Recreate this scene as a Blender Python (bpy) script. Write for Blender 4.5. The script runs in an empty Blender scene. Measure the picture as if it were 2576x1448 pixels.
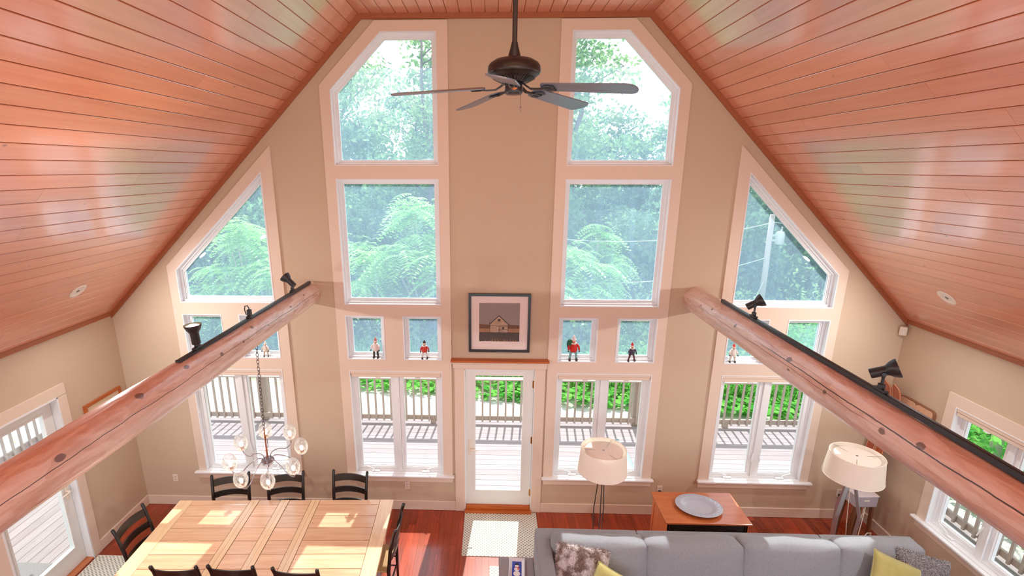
import bpy, bmesh, math, random
import numpy as np
from mathutils import Vector, Matrix
from mathutils.geometry import tessellate_polygon
PI = math.pi
random.seed(7); RNG = np.random.default_rng(11)
SC = bpy.context.scene
COL = SC.collection

# ------------------------------------------------------------------ helpers
def s2l(c):
    return tuple(((v/255)/12.92 if v/255 <= .04045 else ((v/255+.055)/1.055)**2.4) for v in c)

def link(o):
    COL.objects.link(o); return o

def obj(name, bm, mats, parent=None, w=False, smooth=False, label=None, kind=None, ang=None):
    """bm -> ONE mesh object. w=True: bm holds world coordinates although it gets a parent."""
    if w and parent is not None:
        bmesh.ops.transform(bm, matrix=parent.matrix_basis.inverted(), verts=bm.verts)
    me = bpy.data.meshes.new(name)
    bmesh.ops.recalc_face_normals(bm, faces=bm.faces)
    bm.to_mesh(me); bm.free()
    if not isinstance(mats, (list, tuple)): mats = [mats]
    for m in mats: me.materials.append(m)
    if smooth or ang is not None:
        for p in me.polygons: p.use_smooth = True
    if ang is not None:
        me.set_sharp_from_angle(angle=math.radians(ang))
    o = link(bpy.data.objects.new(name, me))
    if parent is not None: o.parent = parent
    if label: o['label'] = label
    if kind: o['kind'] = kind
    return o

def rawobj(name, verts, faces, mat, parent=None, smooth=False, kind=None):
    me = bpy.data.meshes.new(name)
    me.from_pydata([tuple(v) for v in verts], [], [tuple(int(i) for i in f) for f in faces]); me.update()
    me.materials.append(mat)
    if smooth:
        me.polygons.foreach_set('use_smooth', [True]*len(me.polygons))
    o = link(bpy.data.objects.new(name, me))
    if parent is not None: o.parent = parent
    if kind: o['kind'] = kind
    return o

def tag(o, label, cat, group=None, kind=None):
    o['label'] = label; o['category'] = cat
    if group: o['group'] = group
    if kind: o['kind'] = kind
    return o

def thing(name, label, cat, loc=(0, 0, 0), rotz=0, group=None):
    o = bpy.data.objects.new(name, None); link(o)
    o.empty_display_size = .1
    o.location = loc; o.rotation_euler = (0, 0, rotz)
    o.matrix_basis = Matrix.Translation(loc) @ Matrix.Rotation(rotz, 4, 'Z')
    return tag(o, label, cat, group)

def struct(name, bm, m, **k):
    o = obj(name, bm, m, **k); o['kind'] = 'structure'; return o

def dup(root, loc=None, rotz=None, label=None, group=None):
    r = root.copy(); link(r)
    if loc is not None: r.location = loc
    if rotz is not None: r.rotation_euler = (0, 0, rotz)
    if label: r['label'] = label
    if group: r['group'] = group
    for ch in list(root.children):
        c = ch.copy(); link(c); c.parent = r; c.matrix_parent_inverse = ch.matrix_parent_inverse.copy()
        for g in list(ch.children):
            d = g.copy(); link(d); d.parent = c; d.matrix_parent_inverse = g.matrix_parent_inverse.copy()
    return r

B = bmesh.new
def box(bm, x0, x1, y0, y1, z0, z1, bev=0, M=None, mi=0, seg=1):
    vs = [bm.verts.new((x, y, z)) for x in (x0, x1) for y in (y0, y1) for z in (z0, z1)]
    F = [(0, 1, 3, 2), (4, 6, 7, 5), (0, 4, 5, 1), (2, 3, 7, 6), (0, 2, 6, 4), (1, 5, 7, 3)]
    fs = [bm.faces.new([vs[i] for i in f]) for f in F]
    for f in fs: f.material_index = mi
    if bev > 0:
        es = list({e for f in fs for e in f.edges})
        r = bmesh.ops.bevel(bm, geom=es, offset=bev, segments=seg, affect='EDGES', profile=.5)
        vs = list({v for f in r['faces'] for v in f.verts} | {v for v in vs if v.is_valid})
        for f in r['faces']: f.material_index = mi
    if M is not None: bmesh.ops.transform(bm, matrix=M, verts=[v for v in vs if v.is_valid])
    return vs

def tube(bm, pts, r, n=8, cap=True, flat=None, mi=0):
    """tube along pts; r scalar or list; flat=(w,h) gives a flat bar section."""
    pts = [Vector(p) for p in pts]; m = len(pts)
    if not isinstance(r, (list, tuple)): r = [r]*m
    rings = []; up = None
    for i, p in enumerate(pts):
        t = (pts[min(i+1, m-1)]-pts[max(i-1, 0)])
        if t.length < 1e-9: t = Vector((0, 0, 1))
        t.normalize()
        if up is None:
            up = Vector((0, 0, 1)) if abs(t.z) < .9 else Vector((1, 0, 0))
        a = t.cross(up)
        if a.length < 1e-6: a = t.orthogonal()
        a.normalize(); b = a.cross(t); b.normalize(); up = b
        ring = []
        for k in range(n):
            th = 2*PI*k/n + (PI/n if flat else 0)
            if flat: d = a*(flat[0]/2*(1 if math.cos(th) > 0 else -1)) + b*(flat[1]/2*(1 if math.sin(th) > 0 else -1))
            else: d = (a*math.cos(th)+b*math.sin(th))*r[i]
            ring.append(bm.verts.new(p+d))
        rings.append(ring)
    for i in range(m-1):
        for k in range(n):
            f = bm.faces.new((rings[i][k], rings[i][(k+1) % n], rings[i+1][(k+1) % n], rings[i+1][k])); f.material_index = mi
    if cap:
        for rg in (rings[0][::-1], rings[-1]):
            f = bm.faces.new(rg); f.material_index = mi
    return [v for rg in rings for v in rg]

def bar(bm, pts, w, h): return tube(bm, pts, 1, 4, True, (w, h))

def lathe(bm, prof, n=24, M=None, sx=1, sy=1, mi=0, close=False):
    rings = []; made = []
    for (r, z) in prof:
        if r < 1e-6:
            v = bm.verts.new((0, 0, z)); rings.append([v]); made.append(v)
        else:
            ring = [bm.verts.new((r*sx*math.cos(2*PI*k/n), r*sy*math.sin(2*PI*k/n), z)) for k in range(n)]
            rings.append(ring); made += ring
    pairs = list(zip(rings[:-1], rings[1:]))
    if close: pairs.append((rings[-1], rings[0]))
    for a, b in pairs:
        for k in range(n):
            if len(a) == 1 and len(b) == 1: continue
            if len(a) == 1: f = bm.faces.new((a[0], b[k], b[(k+1) % n]))
            elif len(b) == 1: f = bm.faces.new((a[k], a[(k+1) % n], b[0]))
            else: f = bm.faces.new((a[k], a[(k+1) % n], b[(k+1) % n], b[k]))
            f.material_index = mi
    if M is not None: bmesh.ops.transform(bm, matrix=M, verts=made)
    return made

def T(x, y, z): return Matrix.Translation((x, y, z))
def Rz(a): return Matrix.Rotation(a, 4, 'Z')
def Rx(a): return Matrix.Rotation(a, 4, 'X')
def Ry(a): return Matrix.Rotation(a, 4, 'Y')
def along(p, d):
    """matrix taking local +Z to direction d, origin at p"""
    return Matrix.Translation(p) @ Vector(d).normalized().to_track_quat('Z', 'Y').to_matrix().to_4x4()

def inset(poly, d):
    n = len(poly); out = []
    area = sum(poly[i][0]*poly[(i+1) % n][1]-poly[(i+1) % n][0]*poly[i][1] for i in range(n))
    s = 1 if area > 0 else -1
    for i in range(n):
        p0, p1, p2 = Vector(poly[i-1]), Vector(poly[i]), Vector(poly[(i+1) % n])
        e1 = (p1-p0).normalized(); e2 = (p2-p1).normalized()
        n1 = Vector((-e1.y, e1.x))*s; n2 = Vector((-e2.y, e2.x))*s
        q = n1+n2; q = q/(1+n1.dot(n2))
        out.append(tuple(p1+q*d))
    return out

def plate(bm, outer, holes, y0, y1, mi=0):
    """slab in the XZ plane with holes, from y0 to y1"""
    polys = [outer]+holes
    flat = [p for q in polys for p in q]
    tris = tessellate_polygon([[Vector((a, b, 0)) for a, b in q] for q in polys])
    fr = [bm.verts.new((a, y0, b)) for a, b in flat]; bk = [bm.verts.new((a, y1, b)) for a, b in flat]
    for t in tris:
        try:
            bm.faces.new([fr[i] for i in t]).material_index = mi; bm.faces.new([bk[i] for i in reversed(t)]).material_index = mi
        except ValueError: pass
    o = 0
    for q in polys:
        n = len(q)
        for i in range(n):
            a, b = o+i, o+(i+1) % n
            bm.faces.new((fr[a], fr[b], bk[b], bk[a])).material_index = mi
        o += n

def ring(bm, outer, d, y0, y1, mi=0):
    inn = inset(outer, d); n = len(outer); V = []
    for y in (y0, y1):
        V.append([bm.verts.new((a, y, b)) for a, b in outer]); V.append([bm.verts.new((a, y, b)) for a, b in inn])
    of, nf, ob, nb = V
    for i in range(n):
        j = (i+1) % n
        for q in ((of[i], of[j], nf[j], nf[i]), (ob[j], ob[i], nb[i], nb[j]), (of[j], of[i], ob[i], ob[j]), (nf[i], nf[j], nb[j], nb[i])):
            bm.faces.new(q).material_index = mi
    return inn

def rect(x0, x1, z0, z1): return [(x0, z0), (x1, z0), (x1, z1), (x0, z1)]

# ------------------------------------------------------------------ materials
class NT:
    def __init__(s, name):
        s.m = bpy.data.materials.new(name); s.m.use_nodes = True
        s.t = s.m.node_tree; s.t.nodes.clear(); s.out = s.n('ShaderNodeOutputMaterial')
    def n(s, typ, **k):
        nd = s.t.nodes.new(typ)
        for a, v in k.items():
            if a.startswith('i_'):
                key = a[2:]; key = int(key) if key.isdigit() else key.replace('_', ' ')
                nd.inputs[key].default_value = v
            else: setattr(nd, a, v)
        return nd
    def l(s, a, b): s.t.links.new(a, b)
    def math(s, op, a, b=None, c=None, clamp=False):
        nd = s.n('ShaderNodeMath', operation=op, use_clamp=clamp)
        for i, v in enumerate((a, b, c)):
            if v is None: continue
            if hasattr(v, 'is_linked') or isinstance(v, bpy.types.NodeSocket): s.l(v, nd.inputs[i])
            else: nd.inputs[i].default_value = v
        return nd.outputs[0]
    def mix(s, fac, a, b, blend='MIX'):
        nd = s.n('ShaderNodeMix', data_type='RGBA', blend_type=blend)
        for i, v in ((0, fac), (6, a), (7, b)):
            if isinstance(v, bpy.types.NodeSocket): s.l(v, nd.inputs[i])
            elif i == 0: nd.inputs[0].default_value = v
            else: nd.inputs[i].default_value = (*v, 1) if len(v) == 3 else v
        return nd.outputs[2]
    def noise(s, vec, scale, detail=4, rough=.55, dist=0):
        nd = s.n('ShaderNodeTexNoise'); nd.inputs['Scale'].default_value = scale; nd.inputs['Detail'].default_value = detail
        nd.inputs['Roughness'].default_value = rough; nd.inputs['Distortion'].default_value = dist
        if vec is not None: s.l(vec, nd.inputs['Vector'])
        return nd.outputs[0]
    def coord(s, scale=(1, 1, 1), kind='Object', rot=(0, 0, 0)):
        tc = s.n('ShaderNodeTexCoord'); mp = s.n('ShaderNodeMapping'); mp.inputs['Scale'].default_value = scale
        mp.inputs['Rotation'].default_value = rot
        s.l(tc.outputs[kind], mp.inputs[0]); return mp.outputs[0]
    def sstep(s, v, a, b):
        nd = s.n('ShaderNodeMapRange', interpolation_type='SMOOTHSTEP'); s.l(v, nd.inputs[0])
        nd.inputs[1].default_value = a; nd.inputs[2].default_value = b; return nd.outputs[0]
    def pr(s, col, rough=.5, metal=0, spec=.5, bump=None, bs=.2, bd=.01, **k):
        p = s.n('ShaderNodeBsdfPrincipled')
        if isinstance(col, bpy.types.NodeSocket): s.l(col, p.inputs['Base Color'])
        else: p.inputs['Base Color'].default_value = (*col, 1)
        if isinstance(rough, bpy.types.NodeSocket): s.l(rough, p.inputs['Roughness'])
        else: p.inputs['Roughness'].default_value = rough
        p.inputs['Metallic'].default_value = metal; p.inputs['Specular IOR Level'].default_value = spec
        for a, v in k.items(): p.inputs[a.replace('_', ' ')].default_value = v
        if bump is not None:
            b = s.n('ShaderNodeBump'); b.inputs['Strength'].default_value = bs; b.inputs['Distance'].default_value = bd
            s.l(bump, b.inputs['Height']); s.l(b.outputs[0], p.inputs['Normal'])
        s.l(p.outputs[0], s.out.inputs[0]); s.p = p
        return s.m

def plain(name, rgb, rough=.5, metal=0, spec=.5, grain=0, gscale=40, **k):
    t = NT(name); c = s2l(rgb)
    if grain:
        nz = t.noise(t.coord(), gscale, 3)
        c = t.mix(nz, tuple(v*(1-grain) for v in c), tuple(min(1, v*(1+grain)) for v in c))
        return t.pr(c, rough, metal, spec, bump=nz, bs=.08, bd=.003, **k)
    return t.pr(c, rough, metal, spec, **k)

def wood(name, a, b, stretch=(14, 1.0, 14), rough=.35, island=.5, spec=.5, knots=0, kcol=(90, 45, 25), bump=.05, c3=None, coat=0, cior=1.5):
    """planks: every loose piece of the mesh is a board with its own tone"""
    t = NT(name); a, b = s2l(a), s2l(b)
    g = t.n('ShaderNodeNewGeometry'); rnd = g.outputs['Random Per Island']
    co = t.coord(stretch)
    off = t.n('ShaderNodeVectorMath', operation='ADD'); cmb = t.n('ShaderNodeCombineXYZ')
    t.l(t.math('MULTIPLY', rnd, 37.0), cmb.inputs[0]); t.l(t.math('MULTIPLY', rnd, 91.0), cmb.inputs[1]); t.l(t.math('MULTIPLY', rnd, 53.0), cmb.inputs[2])
    t.l(co, off.inputs[0]); t.l(cmb.outputs[0], off.inputs[1])
    n1 = t.noise(off.outputs[0], 1.6, 5, .6, .6)
    n2 = t.noise(off.outputs[0], 7.0, 3, .6)
    fac = t.math('ADD', t.math('MULTIPLY', t.sstep(n1, .3, .7), .65), t.math('MULTIPLY', n2, .35))
    col = t.mix(fac, a, b)
    lo = 1-island*.5
    tone = t.math('ADD', t.math('MULTIPLY', rnd, island), lo)
    cm = t.n('ShaderNodeCombineColor'); [t.l(tone, cm.inputs[i]) for i in range(3)]
    col = t.mix(1, col, cm.outputs[0], 'MULTIPLY')
    if c3:
        r2 = t.math('FRACT', t.math('MULTIPLY', rnd, 7.31))
        col = t.mix(t.math('MULTIPLY', r2, .8), col, s2l(c3))
    if knots:
        v = t.n('ShaderNodeTexVoronoi', feature='F1'); v.inputs['Scale'].default_value = 1
        o2 = t.n('ShaderNodeVectorMath', operation='ADD')
        t.l(t.coord(tuple(knots*q for q in (1, .7, 1))), o2.inputs[0]); t.l(cmb.outputs[0], o2.inputs[1]); t.l(o2.outputs[0], v.inputs['Vector'])
        sel = t.math('LESS_THAN', v.outputs['Color'], .32)
        kd = t.math('MULTIPLY', t.math('SUBTRACT', 1, t.sstep(v.outputs['Distance'], .035, .085)), sel)
        col = t.mix(t.math('MULTIPLY', kd, .75), col, s2l(kcol))
    k = {'Coat_Weight': coat, 'Coat_Roughness': .13, 'Coat_IOR': cior} if coat else {}
    return t.pr(col, rough, 0, spec, bump=n2, bs=bump, bd=.002, **k)

M = {}
def mk_materials():
    # painted wall: warm greige, fine orange-peel
    t = NT('wall_paint'); nz = t.noise(t.coord(), 160, 2); n2 = t.noise(t.coord(), 1.3, 3)
    c = t.mix(n2, s2l((201, 183, 160)), s2l((207, 189, 166)))
    M['wall'] = t.pr(c, .75, 0, .25, bump=nz, bs=.12, bd=.002)
    M['trim'] = plain('trim_paint', (228, 211, 194), .42, grain=.02, gscale=9)
    M['white'] = plain('window_white', (236, 241, 244), .36)
    M['doorpaint'] = plain('door_paint', (232, 236, 232), .35)
    M['ceil'] = wood('ceiling_boards', (210, 132, 98), (224, 152, 120), (15, .6, 15), .3, .16, .5, knots=5.5, kcol=(120, 70, 45), bump=.02, coat=1.0, cior=2.1)
    M['ceilback'] = plain('ceiling_groove', (178, 92, 54), .6)
    M['ceiltrim'] = wood('ceiling_trim', (158, 92, 56), (172, 104, 66), (20, 2, 20), .4, 0)
    M['floor'] = wood('floor_boards', (112, 34, 16), (182, 72, 40), (26, 1.1, 26), .2, .9, .55, c3=(150, 66, 34), bump=.04, coat=.3)
    M['floorback'] = plain('floor_gap', (48, 16, 8), .6)
    M['pine'] = wood('table_pine_x', (214, 164, 126), (236, 202, 166), (1.0, 14, 14), .3, .22, .5, knots=3.2, kcol=(132, 74, 44), bump=.03, coat=.7, cior=1.6)
    M['piney'] = wood('table_pine_y', (224, 186, 142), (240, 214, 176), (14, 1.0, 14), .3, .16, .5, bump=.03, coat=.7, cior=1.6)
    M['pineback'] = plain('table_gap', (84, 46, 24), .7)
    M['pineleg'] = wood('table_leg_pine', (214, 150, 96), (232, 178, 124), (14, 14, 1), .35, .1)
    M['cherry'] = wood('cabinet_cherry', (176, 92, 48), (200, 118, 68), (1.2, 12, 12), .24, .12, .55, coat=.35)
    M['cherryz'] = wood('cabinet_cherry_side', (188, 98, 60), (206, 122, 80), (12, 12, 1.2), .35, .12)
    M['orangewood'] = wood('orange_wood', (170, 86, 34), (200, 112, 52), (1.2, 12, 12), .4, .1)
    M['blackwood'] = plain('black_wood', (30, 26, 24), .28, spec=.6, grain=.2, gscale=30)
    M['rush'] = plain('woven_rush', (186, 152, 104), .75, grain=.25, gscale=120)
    M['blackmetal'] = plain('black_metal', (58, 63, 70), .3, metal=.4)
    M['blackgloss'] = plain('black_plastic', (40, 43, 47), .32)
    M['chrome'] = plain('brushed_chrome', (190, 195, 200), .18, metal=1)
    M['steel'] = plain('dark_steel', (120, 118, 118), .25, metal=1)
    M['nickel'] = plain('dark_nickel', (176, 178, 188), .3, metal=1)
    M['brass'] = plain('hinge_brass', (190, 140, 70), .3, metal=1)
    M['copper'] = plain('aged_copper', (170, 104, 70), .35, metal=.8)
    M['platewhite'] = plain('switch_plastic', (236, 226, 212), .4)
    M['sockdark'] = plain('socket_dark', (40, 36, 34), .5)
    M['sofa'] = fabric('sofa_linen', (126, 132, 140), (152, 157, 165), 260)
    M['olive'] = plain('olive_velvet', (172, 166, 100), .6, grain=.2, gscale=14, Sheen_Weight=.6, Sheen_Roughness=.4)
    M['shade'] = lampshade()
    M['glaze'] = plain('blue_grey_glaze', (176, 186, 202), .1, spec=.7, grain=.04, gscale=60)
    M['glass'] = glassmat('pane_glass', 0.0)
    M['glassveil'] = glassmat('light_veil_pane_glass', 0.155)
    t = NT('shade_glass'); ndn = t.noise(t.coord((1, 1, .35)), 55, 2, .5, 1.5)
    lw = t.n('ShaderNodeLayerWeight'); lw.inputs[0].default_value = .32
    tr = t.n('ShaderNodeBsdfTransparent'); gl = t.n('ShaderNodeBsdfGlossy'); gl.inputs[1].default_value = .08
    bp = t.n('ShaderNodeBump'); bp.inputs[0].default_value = .7; bp.inputs[1].default_value = .02; t.l(ndn, bp.inputs['Height']); t.l(bp.outputs[0], gl.inputs['Normal']); t.l(bp.outputs[0], lw.inputs['Normal'])
    df = t.n('ShaderNodeBsdfTranslucent'); df.inputs[0].default_value = (.85, .87, .9, 1)
    ms = t.n('ShaderNodeMixShader'); t.l(t.math('ADD', t.math('MULTIPLY', t.math('POWER', lw.outputs['Facing'], 3), .7), .10), ms.inputs[0]); t.l(tr.outputs[0], ms.inputs[1]); t.l(gl.outputs[0], ms.inputs[2])
    m2 = t.n('ShaderNodeMixShader'); t.l(t.math('ADD', t.math('MULTIPLY', t.sstep(lw.outputs['Facing'], .2, 1), .5), t.math('MULTIPLY', t.sstep(ndn, .48, .68), .34)), m2.inputs[0]); t.l(ms.outputs[0], m2.inputs[1]); t.l(df.outputs[0], m2.inputs[2]); t.l(m2.outputs[0], t.out.inputs[0])
    M['eggglass'] = t.m
    M['bulb'] = emis('warm_bulb', (255, 238, 210), 6)
    M['filament'] = emis('bulb_glow', (255, 214, 150), 14)
    M['spotglow'] = emis('spot_bulb', (255, 220, 170), 16)
    M['lens'] = plain('frosted_lens', (225, 222, 215), .5)
    M['mat_white'] = plain('picture_mat', (238, 228, 224), .6)
    M['mat_cream'] = plain('cream_mat', (232, 220, 190), .6)
    M['deck'] = wood('deck_boards', (152, 142, 146), (168, 158, 162), (1.0, 16, 16), .7, .16, .2)
    M['decky'] = wood('deck_boards_side', (140, 130, 130), (158, 148, 146), (16, 1.0, 16), .7, .16, .2)
    M['deckback'] = plain('deck_gap', (70, 60, 56), .8)
    M['railwood'] = wood('weathered_rail', (168, 163, 166), (198, 193, 197), (10, 10, 1.5), .8, .3, .2, c3=(176, 160, 148))
    M['bark'] = plain('bark', (112, 104, 98), .9, grain=.35, gscale=18)
    M['barkpale'] = plain('pale_bark', (190, 182, 172), .85, grain=.2, gscale=18)
    M['pole'] = plain('weathered_pole', (190, 178, 170), .85, grain=.1, gscale=8)
    M['galv'] = plain('galvanised', (200, 204, 206), .45, metal=.2)
    for nm, a, b in (('leafdark', (84, 132, 96), (146, 186, 132)), ('leafmid', (112, 160, 106), (176, 212, 142)), ('leafbright', (156, 216, 128), (222, 248, 180)), ('leafedge', (72, 164, 66), (146, 216, 106))):
        M[nm] = leafmat(nm, a, b)
    t = NT('ground_gravel')
    co = t.coord(); sp = t.n('ShaderNodeSeparateXYZ'); t.l(co, sp.inputs[0])
    g1 = t.noise(co, 60, 4, .7); gc = t.mix(t.sstep(g1, .3, .7), s2l((150, 146, 142)), s2l((214, 210, 206)))
    w1 = t.noise(co, 2.2, 4, .65); w2 = t.noise(co, .5, 2)
    edge = t.math('ADD', sp.outputs[1], t.math('MULTIPLY', sp.outputs[0], .13))
    edge = t.math('ADD', edge, t.math('MULTIPLY', t.math('SUBTRACT', w1, .5), 1.6))
    edge = t.math('ADD', edge, t.math('MULTIPLY', t.math('MAXIMUM', t.math('SUBTRACT', sp.outputs[0], 7.0), 0.0), 3.0))
    gm = t.sstep(edge, 4.4, 5.4)
    weeds = t.math('MULTIPLY', t.sstep(w1, .56, .7), t.sstep(w2, .45, .6))
    gm = t.math('MAXIMUM', gm, t.math('MULTIPLY', weeds, .5))
    gr = t.mix(t.noise(co, 25, 4), s2l((66, 92, 46)), s2l((128, 150, 82)))
    M['ground'] = t.pr(t.mix(gm, gc, gr), .95, 0, .1, bump=g1, bs=.5, bd=.02)
    # dotted rug
    t = NT('dotted_rug'); co = t.coord((1, 1, 0), rot=(0, 0, PI/4))
    v = t.n('ShaderNodeTexVoronoi', feature='F1', voronoi_dimensions='2D'); v.inputs['Scale'].default_value = 30; v.inputs['Randomness'].default_value = 0
    t.l(co, v.inputs['Vector']); d = t.math('SUBTRACT', 1, t.sstep(v.outputs['Distance'], .26, .38))
    nz = t.noise(t.coord(), 240, 2)
    M['rug'] = t.pr(t.mix(t.math('MULTIPLY', d, .85), s2l((226, 225, 214)), s2l((126, 138, 126))), .9, 0, .1, bump=nz, bs=.3, bd=.004)
    t = NT('fur_brown'); g = t.n('ShaderNodeNewGeometry')
    nz = t.sstep(t.noise(t.coord(), 9, 2), .4, .6)
    c = t.mix(nz, s2l((146, 126, 118)), s2l((238, 232, 234))); c = t.mix(t.math('MULTIPLY', g.outputs['Random Per Island'], .38), c, s2l((74, 60, 56)))
    M['furbrown'] = t.pr(c, .7, 0, .2)
    t = NT('fur_grey'); g = t.n('ShaderNodeNewGeometry')
    c = t.mix(g.outputs['Random Per Island'], s2l((96, 96, 100)), s2l((190, 190, 194)))
    M['furgrey'] = t.pr(c, .7, 0, .2)
    M['logl'] = logmat('peeled_log_left', [(.562, .0024, 3, -.2, 8), (.52, .0009, 5, -.2, 2.2)], [(.60, .9, .022), (.64, 1.75, .03), (.56, 1.5, .02), (.655, 2.75, .034), (.58, 2.35, .03), (.66, 3.25, .034), (.60, 3.9, .03), (.56, 2.0, .018), (.63, .45, .016)])
    M['logr'] = logmat('peeled_log_right', [(.925, .0042, 9, 1.6, 9), (.962, .0018, 2, .2, 3.4), (.89, .001, 7, -.2, 3)], [(.93, .5, .014), (.90, .75, .02), (.915, 1.3, .024), (.90, 2.2, .034), (.985, 2.25, .02), (.975, 3.25, .036), (.91, 3.5, .026), (.965, 2.7, .02)])

def fabric(name, a, b, sc):
    t = NT(name); n1 = t.noise(t.coord((1, 1, 1)), sc, 2, .7); n2 = t.noise(t.coord((6, 1, 1)), 70, 3)
    f = t.math('MULTIPLY', t.math('ADD', n1, n2), .5)
    return t.pr(t.mix(t.sstep(f, .35, .65), s2l(a), s2l(b)), .85, 0, .15, bump=f, bs=.25, bd=.004, Sheen_Weight=.25)

def emis(name, rgb, st):
    t = NT(name); e = t.n('ShaderNodeEmission'); e.inputs[0].default_value = (*s2l(rgb), 1); e.inputs[1].default_value = st
    t.l(e.outputs[0], t.out.inputs[0]); return t.m

def lampshade():
    t = NT('lampshade_linen'); c = (*s2l((252, 246, 238)), 1)
    d = t.n('ShaderNodeBsdfDiffuse'); d.inputs[0].default_value = c
    tr = t.n('ShaderNodeBsdfTranslucent'); tr.inputs[0].default_value = c
    ms = t.n('ShaderNodeMixShader'); ms.inputs[0].default_value = .4
    t.l(d.outputs[0], ms.inputs[1]); t.l(tr.outputs[0], ms.inputs[2]); t.l(ms.outputs[0], t.out.inputs[0]); return t.m

def glassmat(name, haze):
    t = NT(name)
    tr = t.n('ShaderNodeBsdfTransparent'); tr.inputs[0].default_value = (.96, .98, .98, 1)
    gl = t.n('ShaderNodeBsdfGlossy'); gl.inputs[1].default_value = .02
    lw = t.n('ShaderNodeLayerWeight'); lw.inputs[0].default_value = .5
    fr = t.math('ADD', t.math('MULTIPLY', t.math('POWER', lw.outputs['Facing'], 4.5), .55), .022)
    ms = t.n('ShaderNodeMixShader'); t.l(fr, ms.inputs[0]); t.l(tr.outputs[0], ms.inputs[1]); t.l(gl.outputs[0], ms.inputs[2])
    last = ms.outputs[0]
    if haze:   # blue daylight veil put into the pane colour, along with dried streaks
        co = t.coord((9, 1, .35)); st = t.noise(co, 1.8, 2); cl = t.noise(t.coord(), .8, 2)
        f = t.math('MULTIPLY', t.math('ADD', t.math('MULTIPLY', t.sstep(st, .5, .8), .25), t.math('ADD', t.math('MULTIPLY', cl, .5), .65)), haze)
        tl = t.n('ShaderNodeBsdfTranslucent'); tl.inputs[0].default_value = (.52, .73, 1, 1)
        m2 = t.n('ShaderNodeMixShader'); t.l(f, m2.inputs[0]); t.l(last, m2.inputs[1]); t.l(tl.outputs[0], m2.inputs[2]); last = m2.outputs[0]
    t.l(last, t.out.inputs[0]); return t.m

def leafmat(name, a, b):
    t = NT(name); g = t.n('ShaderNodeNewGeometry')
    c = t.mix(g.outputs['Random Per Island'], s2l(a), s2l(b))
    d = t.n('ShaderNodeBsdfDiffuse'); t.l(c, d.inputs[0]); tr = t.n('ShaderNodeBsdfTranslucent'); t.l(c, tr.inputs[0])
    ms = t.n('ShaderNodeMixShader'); ms.inputs[0].default_value = .55
    t.l(d.outputs[0], ms.inputs[1]); t.l(tr.outputs[0], ms.inputs[2]); t.l(ms.outputs[0], t.out.inputs[0]); return t.m

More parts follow.
